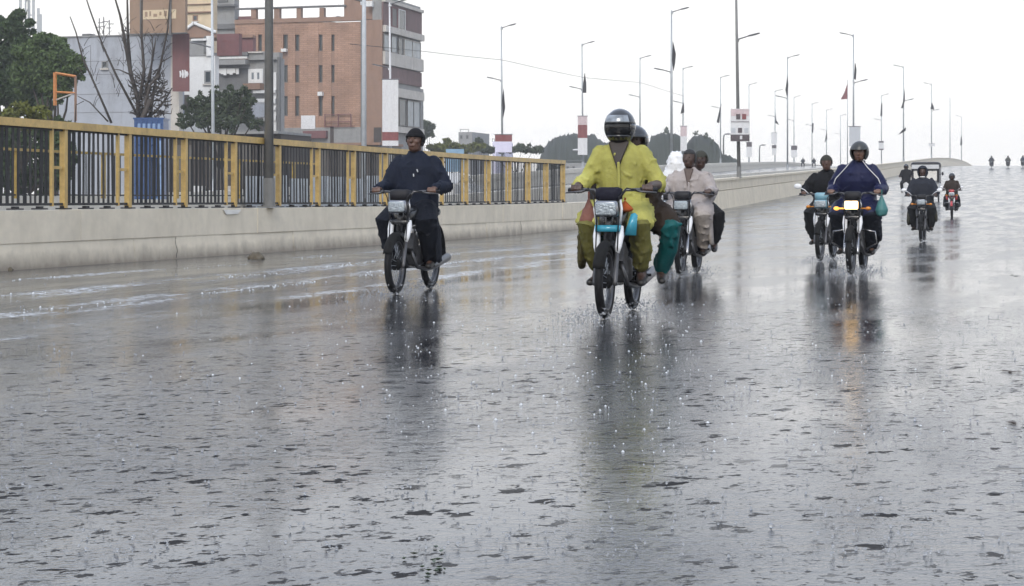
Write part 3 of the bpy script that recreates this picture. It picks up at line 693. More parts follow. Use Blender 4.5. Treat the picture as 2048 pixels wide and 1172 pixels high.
# pipes, boards and small things on the brick face
fl.box('notice_board', WHITEP, 603, 231, 631, 258, .10, .08); fl.box('entrance_canopy', MAROON, 610, 262, 656, 277, .5, .5); fl.box('plinth', MGREY, 560, 255, 724, 300, .05, .05)
fl.box('ac_unit', WHITEW, 566, 98, 576, 104, .45, .4); fl.box('ac_unit', WHITEW, 639, 184, 648, 192, .45, .4); fl.box('ac_unit', WHITEW, 735, 3, 748, 14, .5, .4)
fl.box('door', SHOP, 661, 253, 668, 290, .08, .05); fl.box('door', SHOP, 749, 255, 764, 292, .18, .05)
for y in (228, 243, 252): fl.box('pipe', MAROON, 651, y, 711 if y == 252 else 703, y+1.4, .25, .08)
for x in (651, 678, 703): fl.box('pipe', MAROON, x, 228, x+1.4, 254, .28, .08)
fl.box('drain_pipe', DGREY, 723, 40, 725.5, 292, .2, .12)

# --- grey building, far left
gb = building('grey_building', 'plain pale grey windowless building behind the bare tree', 345, 110)
g1 = Facade(gb, 345, 110, 'left')
zt = g1.z(240, 72)
g1.box('wall', GREYW, 80, 72, 345, 0, 0, 1.6, zb=-.1)
for y in (121, 148, 187, 224): g1.box('groove', DGREY, 140, y, 330, y+.8, .012, .02)
for x in (181, 246): g1.box('groove', DGREY, x, 92 if x < 200 else 100, x+1, 150, .012, .02)
g1.window(204, 122, 216, 136, GLASS, MGREY, .06); g1.box('parapet_cap', MGREY, 80, 70.5, 345, 73, .08, .3)
g1.box('roof_tank', DGREY, 156, 66, 172, 71, -.5, .6); g1.box('roof_tank', DGREY, 238, 65, 258, 70.5, -.5, .6)
g1.box('corner_column', PALEW, 345.2, 75, 362, 0, .25, .5, zb=-.1)
ban = empty('maroon_banner', W(362, 183, 108.6)); tag(ban, 'long maroon hanging banner with white lettering on the grey building corner', 'banner')
z1 = W(362, 67, 108.6).z - ban.location.z; w_ = 34*108.6/F
child2(MB().box(Vector(ban.location)+Vector((0,0,z1/2)), (w_, .05, z1), Matrix.Rotation(0,3,'Z')), 'cloth', MAROON, ban)
for i, (x, hh) in enumerate(((-.03,.30),(.11,.42),(.25,.42),(.36,.25))): # worn white letter shapes
    MB().limb([(x*w_, -.04, z1*.30-hh*.5), (x*w_+.03, -.045, z1*.30), (x*w_-.01, -.04, z1*.30+hh*.5)], [.05,.07,.05], 8, [(1,.3)]*3).build('lettering', WHITEP, ban, True)
# billboard on the grey roof
bl = building('billboard', 'large brown rooftop billboard with a pale panel above the grey building', 316, 108); bl['category'] = 'billboard'; bl.location.z = 10.4
b1 = Facade(bl, 372, 107, 'left')
b1.box('board', BROWNP, 261, -20, 372, 67, .1, .3); b1.box('pale_panel', TANW, 286, 20, 354, 38.5, .13, .03)
for x, w_, y0, y1 in ((292,5,24,34),(301,3,23,33),(309,7,28,34),(321,4,24,31),(330,6,22,33),(342,4,25,34)): b1.box('worn_figure', BROWNP, x, y0, x+w_, y1, .142, .012)
b1.box('edge_trim', DGREY, 261, 66.5, 372, 68.5, .14, .38)
for x in (283, 342): b1.box('support', DGREY, x, -20, x+3, 72, .22, .1)
# --- tan and dark blocks behind
tb = building('tan_building', 'tan upper storeys with a brown gable behind the brown billboard', 423, 137); t1_ = Facade(tb, 423, 137, 'left')
t1_.box('wall', TANW, 368, -20, 423, 60, 0, 1, zb=-.1); t1_.box('cornice', BRNW, 368, 23.5, 424, 26, .2, .4); t1_.box('cornice', BRNW, 368, 8, 424, 9.2, .15, .3); t1_.window(386, 30, 396, 42, GLASS, BRNW, .08)
gp = [(372,75),(372,60),(388,48),(432,66),(432,75)]; a0 = 132
pv = [W(x, y, a0) for x, y in gp]; n = len(pv); p = MB().add(pv + [q + Vector((0,3,0)) for q in pv], [tuple(range(n)), tuple(range(2*n-1, n-1, -1))] + [(i, (i+1)%n, n+(i+1)%n, n+i) for i in range(n)]); child2(p, 'gable', BRNW, tb)
p = MB(); 
for q0, q1 in ((pv[1],pv[2]),(pv[2],pv[3])): p.tube([q0+Vector((0,-.1,.05)), q1+Vector((0,-.1,.05))], .12, 6)
child2(p, 'gable_edge', WHITEW, tb)
db = building('dark_tower', 'dark grey concrete roof tower with ledges beside the brick building', 470, 162); d1 = Facade(db, 470, 162, 'left')
d1.box('wall', MGREY, 424, -20, 469, 60, 0, 1, zb=-.1); d1.box('ledge', DGREY, 426, 10, 474, 14, .6, .8); d1.box('ledge', DGREY, 424, 48, 500, 58, .3, .5); d1.box('slab', DGREY, 436, -20, 456, 4, .1, .3)
d1.box('roof_clutter', MAROON, 474, 32, 500, 46, -.3, 1.5)
# --- white building and low shop block
wb = building('white_building', 'white walled building with one dark window left of the slim lamp post', 430, 118); w1 = Facade(wb, 430, 118, 'left')
w1.box('wall', WHITEW, 379, 112, 430, 0, 0, .6, zb=-.1); w1.box('upper_wall', MGREY, 376, 80, 418, 112, .05, .5); w1.box('pipe', WHITEW, 386, 78, 416, 82, .3, .15); w1.box('door_frame', DGREY, 409, 73, 414, 106, .12, .1); w1.box('wall_pier', WHITEW, 414.5, 72, 426, 112, .15, .3)
w1.window(409, 141, 424, 167, GLASS, MGREY, .1); w1.box('brick_side', MAROON, 426, 66, 470, 110, -.6, .5); w1.box('opening', SHOP, 366, 190, 378.5, 225, .2, .2); w1.box('side_wall', WHITEW, 355, 182, 379, 0, .02, .5, zb=-.1)
sh = building('shop_block', 'low grey shop block with ragged white awnings in front of the brick building', 562, 124); s1 = Facade(sh, 562, 124, 'left')
s1.box('wall', MGREY, 432, 118, 562, 0, 0, .6, zb=-.1); s1.box('brick_wall', MAROON, 430, 74, 500, 106, -.5, .5); s1.box('brick_top_course', BRNW, 430, 70, 502, 75, -.3, .5)  # brown course projecting along the top of the brick wall
s1.box('roof_slab', DGREY, 428, 106, 502, 113, .6, 1.4); s1.box('roof_slab', MGREY, 428, 121, 500, 131, .8, 1.2); s1.box('white_edge', WHITEW, 433, 114, 500, 118.5, .5, .3)
s1.box('opening', DGREY, 438, 137, 496, 180, .02, .1);  # dark panel painted for the shaded void behind the awnings
for i in range(7): s1.box('awning', WHITEW, 440+i*6, 137.5, 445.6+i*6, 147+(i*37 % 5), .35+.03*(i % 3), .06)
s1.window(497, 138, 526, 166, GLASSB, WHITEW, .25, 1, False); s1.box('balcony', BRNW, 494, 168, 528, 180, .7, .7); s1.box('upper_block', MGREY, 500, 106, 562, 120, .3, .6); s1.box('coping', PALEW, 500, 104, 530, 107, .45, .5)
s1.box('white_pier', WHITEW, 548, 145, 556, 290, .3, .3); s1.window(546, 152, 549.5, 187, GLASS, WHITEW, .1, 0, False); s1.box('drain', DGREY, 558, 115, 563, 290, .35, .2)
for i in range(4): s1.box('ledge', WHITEW, 512+3*i, 181+i*17, 556, 187+i*17+(i % 2)*4, .55-.05*i, .4)
s1.box('hoarding', GREYW, 510, 205, 545, 235, .5, .1); s1.box('opening', SHOP, 520, 237, 532, 262, .52, .1)
# kiosk and shop row low behind the fences, dark colour standing for their shade
kb = building('dark_kiosk', 'dark brown shop row seen through the railing below the bushy tree', 560, 92); k1 = Facade(kb, 562, 92, 'left')
k1.box('wall', SHOP, 338, 268, 562, 0, 0, 4, zb=-.1); k1.box('roof', MGREY, 336, 264, 564, 269, .5, 4.4)
for x in (352, 420, 470, 520): k1.box('shutter', FRAMED, x, 290, x+34, 395, .05, .06)
for x, m in ((395, WHITEW), (458, PALEW), (508, GREYW)): k1.box('goods_stack', m, x, 372, x+18, 400, .5, .4)
k2 = building('low_shop_front', 'dark shop front at the foot of the brick building behind corrugated sheets', 760, 118); k3 = Facade(k2, 762, 118, 'left')
k3.box('wall', FRAMED, 566, 290, 762, 0, 0, 4, zb=-.1); k3.box('roof_edge', BRNW, 564, 286, 764, 291, .4, 4.6)
for x in (575, 612, 655, 690, 728): k3.box('shutter', SHOP, x, 300, x+26, 390, .05, .05)
# blue cabin
cb_ = empty('blue_cabin', W(303, 398, 62) ); cb_.location.z = 0; tag(cb_, 'bright blue plastic cabin with ribbed sides behind the railing', 'cabin')
cz = W(303, 240, 62).z; cw = 58*62/F
MB().box((0,0,cz*.5),(cw,.95,cz)).build('body', TEAL, cb_)
for i in range(5): MB().box((-cw*.42+i*cw*.175,-.50,cz*.62),(.05,.05,cz*.72)).build('rib', TEAL, cb_)
BLUEL = mat('pale_blue_plastic', (.20,.30,.48), .3, var=.3, scale=5)
for i in range(5): MB().box((-cw*.33+i*cw*.17,-.485,cz*.93),(.10,.03,.22)).build('vent', BLUEL, cb_)
MB().box((cw*.30,-.50,cz*.45),(cw*.3,.03,cz*.7)).build('door', BLUEL, cb_)
MB().box((0,0,cz+.03),(cw*1.06,1.0,.06)).build('roof', TEAL, cb_)
# distant blocks
for px0, px1, y0, d, m, lb in ((917,944,264,240,MGREY,'grey far block with a roof railing behind the dark blue rider'), (985,992,283,235,LAVP,'lavender far block beside the brown and lavender banner'), (1130,1175,326,240,MGREY,'low far grey block at the foot of the dark hill')):
    r0 = building('far_block', lb, px1, d); f0 = Facade(r0, px1, d, 'left'); f0.box('wall', m, px0, y0, px1, 0, 0, 8, zb=-.1); f0.box('roof_rail', DGREY, px0+1, y0-6, px1-8, y0-5, -.3, .1)
    for x in (px0+2, px1-9): f0.box('rail_post', DGREY, x, y0-6, x+.6, y0, -.3, .1)
    for k in range(2): f0.window(px0+3+k*12, y0+6, px0+8+k*12, y0+14, GLASS, DGREY, .1, 0, False) if px1-px0 > 20 and k*12+8 < px1-px0 else None
# orange frame, left
of = empty('orange_frame', W(130, 262, 70)); tag(of, 'rusty orange square steel frame on a post against the dark trees', 'frame')
def seg(a, b_, r, nm, m=RUST):
    A, B_ = W(*a, 70), W(*b_, 70); p = MB().tube([A, B_], r, 4); child2(p, nm, m, of)
seg((110,145),(110,211),.07,'upright'); seg((151,152),(151,242),.05,'upright',BRNW); seg((110,146),(152,153),.05,'crossbar'); seg((110,184),(150,186),.04,'crossbar'); seg((112,200),(150,186),.03,'brace',PALEW)
# antenna mast
an = empty('antenna_mast', W(55, 240, 120)); an.location.z = 0; tag(an, 'grey telecom mast with aerials rising behind the left trees', 'mast')
ax, ay = 0, 0; zt = W(55, -30, 120).z
for x, y in ((-.18,0),(.18,0),(0,.3)): MB().tube([(x,y,0),(x*.7,y*.7,zt)], .06, 6).build('mast_tube', STEEL, an)
lat = MB(); k = 0; z = 2
while z < zt: lat.tube([(-.17,0,z),(.17,0,z+.6)], .03, 4); lat.tube([(.17,0,z),(0,.28,z+.6)], .03, 4); z += .7
lat.build('lattice', STEEL, an)
for i, (x, z0, z1) in enumerate(((-.45,11.3,14.5),(.42,11.8,14.5),(.75,10.8,13.6),(.55,9.6,11),(.9,12,13.2))): MB().box((x,-.1,(z0+z1)/2),(.16,.12,z1-z0)).tube([(0,0,(z0+z1)/2),(x,-.1,(z0+z1)/2)], .03, 4).build('aerial', STEEL, an)
an2 = empty('roof_aerial', W(209, 72, 112)); tag(an2, 'small cluster of aerials on the grey building roof', 'aerial')
for x, hh in ((-.32,1.1),(-.05,1.2),(.3,1.0)): MB().tube([(x,0,0),(x,0,hh)], .035, 5).box((x+.1,0,hh*.75),(.35,.05,.05)).box((x-.05,0,hh*.5),(.28,.05,.05)).build('rod', DARKSTEEL, an2)

# ================================================================ vegetation
LEAF = [mat('leaf_dark', (.052,.080,.036), .7, spec=.12, var=.4, scale=3, bump=0), mat('leaf_mid', (.080,.118,.045), .7, spec=.12, var=.4, scale=3, bump=0), mat('leaf_yellow', (.115,.125,.03), .7, spec=.12, var=.35, scale=3, bump=0), mat('leaf_grey', (.062,.080,.048), .7, spec=.12, var=.35, scale=3, bump=0)]
BARK = mat('bark', (.055,.045,.038), .85, var=.3, scale=8, bump=.6, bscale=15)
def leaf_cloud(clumps, per, size, seed):
    r = np.random.RandomState(seed); V, Fc = [], []
    for (c, rad) in clumps:
        k = int(per * rad[0] * rad[2]); u = r.normal(size=(k, 3)); u /= np.linalg.norm(u, axis=1)[:, None]
        q = u * (r.uniform(.45, 1.05, (k, 1)) ** .6) * np.array(rad) + np.array(c)
        a = r.normal(size=(k, 3)); a /= np.linalg.norm(a, axis=1)[:, None]; b_ = np.cross(a, r.normal(size=(k, 3))); b_ /= np.linalg.norm(b_, axis=1)[:, None]
        s = r.uniform(.6, 1.3, (k, 1)) * size
        V.append(np.stack([q - a*s, q - b_*s*.45, q + a*s, q + b_*s*.45], 1).reshape(-1, 3))
    V = np.concatenate(V); n = len(V)//4
    me = bpy.data.meshes.new('crown'); me.vertices.add(len(V)); me.vertices.foreach_set('co', V.ravel()); me.loops.add(len(V)); me.loops.foreach_set('vertex_index', np.arange(len(V)))
    me.polygons.add(n); me.polygons.foreach_set('loop_start', np.arange(0, 4*n, 4)); me.update(calc_edges=True)
    return me
def tree(name, label, base, clumps, m, per=260, size=.13, seed=1, trunk=.16, cat='tree', group=None):
    """clumps relative to the base"""
    root = empty(name, base); tag(root, label, cat, group)
    r = random.Random(seed); tr = MB(); mean = sum((Vector(c) for c, _ in clumps), Vector()) / len(clumps)
    fork = Vector((mean.x*.3, mean.y*.3, max(.4, mean.z*.45)))
    tr.tube([(0,0,0), fork*.5 + Vector((.08,0,0)), fork], [trunk, trunk*.8, trunk*.65], 8)
    for c, rad in clumps[::7]:
        e_ = Vector(c); md = (fork + e_)/2 + Vector((r.uniform(-.2,.2), r.uniform(-.2,.2), .1)); tr.tube([fork, md, e_ + Vector((0,0,rad[2]*.3))], [trunk*.5, trunk*.3, trunk*.1], 6)
    tr.build('trunk', BARK, root, True)
    put('crown', leaf_cloud(clumps, per, size, seed), m, root); return root
def cl_px(base, lst, d):
    out = []
    for (px, py, rx, rz) in lst:
        rq = random.Random(px*7+py); p = W(px, py, d) - Vector(base) + Vector((0, rq.uniform(-.6,.6), 0)); ax_, az_ = rx/F*d, rz/F*d
        out.append((tuple(p), (ax_*.78, ax_*.8, az_*.78)))
        for k in range(6):
            a = rq.uniform(0, 6.28); q = rq.uniform(.6, 1.15); s_ = rq.uniform(.18, .40)
            out.append((tuple(p + Vector((math.cos(a)*ax_*q, rq.uniform(-.6,.4)*ax_, math.sin(a)*az_*q))), (ax_*s_, ax_*s_, az_*s_)))
    return out
def ptree(name, label, pxb, d, lst, m, **k):
    base = W(pxb, 400, d); base.z = 0; return tree(name, label, base, cl_px(base, lst, d), m, **k)
ptree('dark_tree', 'tall dark green tree at the far left edge', 10, 82, [(0,70,38,42),(28,62,34,32),(48,100,34,40),(60,130,40,50),(55,190,50,40),(-20,130,50,60),(30,120,40,40),(45,150,35,40),(10,180,45,40),(-30,60,40,30),(-50,100,40,60)], LEAF[0], per=3600, size=.10, seed=2)
ptree('round_tree', 'rounded mid green tree right of the tall dark one', 110, 78, [(105,98,44,30),(75,115,40,36),(60,150,40,40),(135,118,30,26),(100,140,40,34),(140,150,24,32),(120,175,36,32),(70,165,32,36),(105,78,20,10)], LEAF[1], per=3600, size=.095, seed=3)
ptree('yellow_shrub', 'yellow green shrub above the left end of the railing', 45, 60, [(15,225,26,16),(45,218,22,18),(75,225,22,14),(5,245,20,20),(60,245,26,18),(95,232,14,10)], LEAF[2], per=3000, size=.085, seed=4, trunk=.05, cat='shrub')
ptree('dark_undergrowth', 'dark shrub filling the gap behind the leftmost fence panel', 60, 68, [(10,300,40,50),(60,290,40,40),(110,280,34,40),(20,350,50,40),(90,340,40,45),(125,330,26,50),(-40,310,40,60)], LEAF[0], per=2200, size=.12, seed=5, trunk=.06, cat='shrub')
ptree('bushy_tree', 'dark bushy tree in front of the white building behind the slim lamp post', 440, 86, [(385,225,24,18),(400,205,22,20),(415,240,30,20),(440,215,30,26),(470,200,24,26),(485,225,26,22),(455,245,34,18),(500,205,14,14),(375,245,20,12),(490,180,10,10),(505,248,16,14),(430,190,16,14)], LEAF[3], per=3000, size=.095, seed=6)
for i, (px, d, lst, lb) in enumerate(((860, 200, [(850,250,12,12),(858,262,10,14),(845,268,8,10)], 'small grey tree at the right foot of the brick building'), (905,170,[(880,296,20,10),(905,292,18,9),(930,298,20,8),(950,294,16,9),(895,285,8,6)],'low olive tree line above the railing behind the rider in navy'), (1040,175,[(1020,300,20,7),(1045,297,18,8),(1068,300,18,7),(975,300,16,7),(1000,299,14,6)],'low olive trees above the end of the railing'), (962,190,[(960,288,7,9),(955,280,5,5)],'tiny round tree beside the grey far block'))):
    ptree('far_tree', lb, px, d, lst, LEAF[3] if i != 1 else LEAF[2], per=900, size=.25, seed=20+i, trunk=.1, group='distant trees over the railing')
# bare pruned tree
def bare(name, label, base, limbs, d, trunk_px, cat='tree'):
    root = empty(name, base); tag(root, label, cat); tr = MB()
    for i, (pts, r0, r1) in enumerate(limbs):
        P = [W(x, y, d + .25*math.sin(i*1.9)) - Vector(base) for x, y in pts]; k = len(P); tr.tube(P, [r0 + (r1-r0)*j/(k-1) for j in range(k)], 6)
    tr.build('branches', BARK, root, True); return root, tr
D0 = 66; base = W(283, 400, D0); base.z = 0
limbs = [([(278,255),(276,200),(262,150),(252,95),(246,60),(240,30),(228,-10)],.10,.03), ([(262,150),(256,75),(255,20),(254,-20)],.06,.03), ([(280,200),(288,140),(283,70),(284,-20)],.07,.035), ([(290,190),(305,120),(312,75)],.05,.02), ([(315,160),(325,110),(335,60),(341,-15)],.05,.025), ([(310,160),(322,125),(344,112)],.04,.015), ([(300,160),(306,100),(304,70)],.04,.012), ([(272,225),(232,150),(205,90),(180,20),(170,-10)],.05,.02), ([(285,240),(310,225),(330,200),(344,176)],.06,.02), ([(290,235),(292,200),(300,170),(318,150)],.07,.04), ([(300,235),(306,190),(312,155)],.07,.04), ([(246,60),(252,62),(262,58)],.03,.01), ([(262,150),(240,140),(225,138)],.03,.01), ([(223,246),(190,170),(165,115),(152,65),(140,33)],.045,.018), ([(216,243),(180,205),(155,192)],.03,.012), ([(150,245),(152,210),(168,202)],.025,.012)]
r_ = random.Random(11)
for (x0, y0, x1, y1) in ((252,95,0,0),(246,60,0,0),(256,75,0,0),(284,90,0,0),(288,140,0,0),(312,80,0,0),(325,110,0,0),(304,100,0,0),(232,150,0,0),(205,90,0,0),(190,170,0,0),(165,115,0,0),(335,60,0,0),(262,150,0,0)):
    for k in range(7):
        x, y = x0 + r_.uniform(-4, 4), y0 + r_.uniform(-25, 45); q = r_.choice((-1, 1)); a, b_ = r_.uniform(6, 20), r_.uniform(8, 30); limbs.append(([(x, y), (x+q*a*.4, y-b_*.6), (x+q*a, y-b_)], .013, .005))
for i in range(150):
    x, y = r_.uniform(268, 332), r_.uniform(150, 236); limbs.append(([(x, y), (x+r_.uniform(-14,14), y+r_.uniform(-14,8)), (x+r_.uniform(-22,22), y+r_.uniform(-22,12))], .028, .010))
limbs.append(([(288,400),(286,300),(284,240),(300,200)],.16,.09)); limbs.append(([(284,240),(276,215)],.12,.08))
bt, _ = bare('bare_tree', 'leafless pruned tree with a knot of black branches before the grey building', base, limbs, D0, 283)
# dark hills
HILL = mat('hill_scrub', (.026,.032,.022), .9, var=.35, scale=.25, bump=.6, bscale=.8)
def hill(prof, d, depth, seed):
    r = np.random.RandomState(seed); xs = np.array([p[0] for p in prof], float); ys = np.array([p[1] for p in prof], float)
    n, m_ = 90, 14; V = []
    for j in range(m_):
        t = j/(m_-1); env = math.sin(math.pi * min(1, .06 + t*.94)) ** .7
        for i in range(n):
            px = xs[0] + (xs[-1]-xs[0])*i/(n-1); hgt = max(0, H - (np.interp(px, xs, ys)-YH)/F*d)
            V.append(((px-CX)/F*d*(1+.0*t), d + (t-.5)*depth, hgt*env + (r.uniform(-.22,.28)*min(1,hgt) if 0 < j < m_-1 else 0) - .3))
    Fq = [(j*n+i, j*n+i+1, (j+1)*n+i+1, (j+1)*n+i) for j in range(m_-1) for i in range(n-1)]
    me = bpy.data.meshes.new('hill'); me.from_pydata(V, [], Fq); me.shade_smooth(); o = put('hill', me, HILL); o['kind'] = 'structure'; return o
hill([(1070,345),(1084,300),(1095,280),(1115,270),(1145,264),(1165,266),(1190,268),(1205,282),(1225,284),(1250,300),(1290,345)], 262, 30, 1)
hill([(1262,345),(1290,300),(1302,270),(1315,264),(1345,262),(1362,270),(1372,290),(1385,268),(1400,268),(1418,272),(1436,288),(1442,305),(1465,310),(1478,325),(1490,345)], 232, 16, 2)
ptree('hill_bush', 'small bush sticking up from the crest of the dark hill', 1335, 228, [(1334,262,6,5),(1390,266,5,4),(1412,272,6,5),(1424,284,4,6)], LEAF[3], per=500, size=.2, seed=31, trunk=.05, cat='shrub')
# ================================================================ motorcycles
TYRE = mat('tyre_rubber', (.010,.010,.011), .65, var=.3, bump=.3, bscale=60, spec=.2); CHROME = mat('chrome', (.30,.30,.31), .25, metal=1.0, var=.1, bump=.03); ALU = mat('dirty_aluminium', (.10,.10,.105), .5, metal=.6, var=.35, scale=12)
RIMM = mat('dull_rim', (.10,.10,.105), .4, metal=.6, var=.3); BLKD = mat('muddy_black', (.010,.010,.010), .8, var=.4, spec=.15); BLK = mat('black_enamel', (.012,.012,.014), .22, var=.2, coat=.4); BLKP = mat('black_plastic', (.014,.014,.017), .55, var=.2, spec=.25); VINYL = mat('seat_vinyl', (.014,.014,.016), .38, var=.2, bump=.25, bscale=30)
LENS = mat('headlight_glass', (.30,.34,.37), .16, metal=.4, var=.5, scale=22, bump=.5, bscale=60); LENSON = mat('lit_headlight', (.9,.8,.6), .2, emit=(1.0,.62,.26), estr=4.0)
AMBER = mat('amber_lens', (.55,.20,.02), .2); AMBERON = mat('lit_amber_lens', (.6,.25,.03), .2, emit=(1,.45,.08), estr=1.2); WHITEPL = mat('white_plastic', (.72,.73,.75), .28, var=.08); TURQ = mat('turquoise_paint', (.045,.30,.42), .22, var=.12, coat=.4)
REDP = mat('red_paint', (.36,.02,.025), .22, var=.12, coat=.4); TEALC = mat('teal_bag_cloth', (.035,.15,.15), .5, var=.2, scale=9, bump=.5, bscale=14); MIRR = mat('mirror_glass', (.8,.82,.85), .04, metal=1.0, var=.02, bump=0); SKYBL = mat('pale_blue_cowl', (.16,.30,.36), .3, var=.2)
CACHE = {}
def cached(key, fn, smooth=True):
    if key not in CACHE: CACHE[key] = fn().mesh(key, smooth)
    return CACHE[key]
RW = .288
def m_tyre():
    p = MB(); prof = [(.034*math.cos(a)*1.0, .247 + .041*math.sin(a)) for a in np.linspace(0, 2*math.pi, 12, endpoint=False)]
    return p.lathe_x(prof, n=44)
def m_rim(): return MB().lathe_x([(-.026,.222),(-.026,.214),(-.012,.206),(.012,.206),(.026,.214),(.026,.222),(.012,.217),(-.012,.217)], n=40)
def m_spokes():
    p = MB()
    for i in range(18):
        a = 2*math.pi*i/18; b_ = a + .32*(1 if i % 2 else -1); s = .024 if i % 4 < 2 else -.024
        p.tube([(s, .038*math.cos(b_), .038*math.sin(b_)), (0, .21*math.cos(a), .21*math.sin(a))], .0028, 4)
    return p
def m_hub(): return MB().lathe_x([(-.055,.0),(-.055,.028),(-.035,.055),(.035,.055),(.055,.028),(.055,0)], n=20, closed=False)
def m_fender(a0, a1, w, r=.325):
    p = MB(); n = 18; k = 7; vv = []
    for i in range(n+1):
        a = a0 + (a1-a0)*i/n
        for lay in (0, -.006):
            for j in range(k):
                t = -1 + 2*j/(k-1); x = w*t; rr_ = r + lay - .035*abs(t)**2.2
                vv.append((x, rr_*math.cos(a), rr_*math.sin(a)))
    s = 2*k; ff = []
    for i in range(n):
        for j in range(k-1):
            ff.append((i*s+j, i*s+j+1, (i+1)*s+j+1, (i+1)*s+j)); ff.append((i*s+k+j+1, i*s+k+j, (i+1)*s+k+j, (i+1)*s+k+j+1))
        ff.append((i*s, (i+1)*s, (i+1)*s+k, i*s+k)); ff.append((i*s+k-1, i*s+2*k-1, (i+1)*s+2*k-1, (i+1)*s+k-1))
    for i in (0, n): ff += [(i*s+j, i*s+j+1, i*s+k+j+1, i*s+k+j) for j in range(k-1)]
    return p.add(vv, ff)
def rbox(c, size, bev=.25, n=16, p_=4.0, axis='y'):
    """soft box: superellipse loft"""
    hx, hy, hz = size[0]/2, size[1]/2, size[2]/2; q = MB()
    q.loft([(0,0,-hz,hx*(1-bev),hy*(1-bev)),(0,0,-hz*.75,hx,hy),(0,0,hz*.75,hx,hy),(0,0,hz,hx*(1-bev),hy*(1-bev))], n, p_)
    q.v = [(a[0]+c[0], a[1]+c[1], a[2]+c[2]) for a in q.v]; return q
def bike(name, label, loc, yaw, st, group='motorcycles riding down the wet road', detail=True):
    root = empty(name, loc, yaw); tag(root, label, 'motorcycle', group)
    lean = st.get('lean', 0); root.rotation_euler = (0, lean, yaw)
    for i, y in enumerate((0, 1.2)):
        wl_ = put('wheel', cached('tyre', m_tyre), TYRE, root, (0, y, RW))
        put('rim', cached('rim', m_rim), RIMM, wl_); put('hub', cached('hub', m_hub), BLKD, wl_)
        if detail: put('spokes', cached('spokes', m_spokes), STEEL, wl_)
    fk = st.get('fork', WHITEPL)
    for s in (-1, 1):
        put('fork_leg', cached('fork%d' % s, lambda: MB().tube([(s*.078,-.01,RW-.03),(s*.078,.0,RW),(s*.078,.11,.56)], [.018,.019,.017], 8)), st.get('leg', ALU), root)
        put('fork_cover', cached('fcov%d' % s, lambda: MB().tube([(s*.080,.085,.50),(s*.084,.10,.545),(s*.092,.14,.63),(s*.088,.165,.705)], [.016,.026,.031,.026], 8)), fk, root)
    put('front_fender', cached('ff', lambda: m_fender(R_(30), R_(158), .047, .312)), st.get('fender', BLKD), root, (0, 0, RW))
    put('fork_bridge', cached('bridge', lambda: rbox((0,.15,.69), (.20,.05,.05))), st.get('bridge', BLK), root)
    if st.get('bridge_plate'): put('fork_bridge_cover', cached('bplate', lambda: MB().hexa([(-.095,.09,.665),(.095,.09,.665),(.095,.13,.665),(-.095,.13,.665)], [(-.10,.10,.715),(.10,.10,.715),(.10,.14,.715),(-.10,.14,.715)])), st['bridge_plate'], root)
    put('steering_stem', cached('stem', lambda: MB().tube([(0,.13,.60),(0,.22,.90)], [.035,.032], 10)), BLK, root)
    hl = put('headlight', cached('hl', lambda: rbox((0,.10,.84), (.185,.14,.125), .12, 20, 5)), st.get('bucket', CHROME), root)
    put('lens', cached('lens', lambda: rbox((0,.029,.84), (.160,.022,.098), .1, 20, 5)), LENSON if st.get('lit') else LENS, hl)
    for s in (-1, 1): put('headlight_bracket', cached('hlb%d' % s, lambda: MB().tube([(s*.09,.14,.72),(s*.105,.12,.84),(s*.085,.15,.93)], .012, 6)), st.get('bracket', CHROME), root)
    put('meter_cowl', cached('meter', lambda: rbox((0,.165,.955), (.205,.15,.105), .3, 20, 3)), st.get('cowl', BLKP), root)
    put('handlebar', cached('bar', lambda: MB().tube([(-.35,.325,.985),(-.21,.265,.99),(-.12,.20,.985),(-.07,.205,.92),(.07,.205,.92),(.12,.20,.985),(.21,.265,.99),(.35,.325,.985)], .0125, 8)), RIMM, root)
    for s in (-1, 1):
        put('grip', cached('grip%d' % s, lambda: MB().tube([(s*.225,.272,.989),(s*.35,.325,.985)], .019, 10)), BLKP, root)
        put('brake_lever', cached('lever%d' % s, lambda: MB().tube([(s*.19,.245,.985),(s*.23,.215,.975),(s*.36,.25,.965)], [.009,.008,.006], 6)), RIMM, root)
        put('brake_cable', cached('cable%d' % s, lambda: MB().tube([(s*.20,.24,.985),(s*.15,.10,1.0),(s*.10,.055,.93),(s*.085,.10,.74),(s*.085,.06,.52)], .0055, 5)), BLKP, root)
        if st.get('amber') or st.get('mirrors'): put('indicator', cached('ind%d' % s, lambda: MB().tube([(s*.10,.12,.80),(s*.16,.12,.80)], .009, 6).ball((s*.19,.12,.80), (.036,.03,.024))), AMBERON if (st.get('amber') and s < 0) else AMBER, root)
        if st.get('mirrors'):
            put('mirror', cached('mir%d' % s, lambda: MB().tube([(s*.21,.26,.99),(s*.27,.25,1.05),(s*.34,.26,1.08)], .006, 6).ball((s*.37,.26,1.10), (.058,.018,.04))), st['mirrors'], root)
        sp_ = st.get('shields')
        if sp_ and (s == 1 or not st.get('one_shield')): put('leg_shield', cached('shd%d' % s, lambda: MB().prism([(s*.11,.635),(s*.205,.635),(s*.215,.79),(s*.195,.81),(s*.165,.80)], 1, .20, .212)), sp_, root)
        put('side_panel', cached('side%d' % s, lambda: rbox((s*.115,.72,.56), (.05,.26,.18), .3, 14, 3)), st.get('paint', BLK), root)
        put('shock_absorber', cached('shock%d' % s, lambda: MB().tube([(s*.12,1.13,.36),(s*.12,1.05,.50)], .016, 8).tube([(s*.12,1.10,.42),(s*.12,1.0,.66)], .027, 10)), CHROME, root)
        put('footrest', cached('peg%d' % s, lambda: MB().tube([(s*.08,.60,.255),(s*.22,.60,.262)], .014, 8)), BLKP, root); put('pillion_footrest', cached('ppeg%d' % s, lambda: MB().tube([(s*.08,.93,.30),(s*.20,.93,.30)], .012, 6)), BLKP, root)
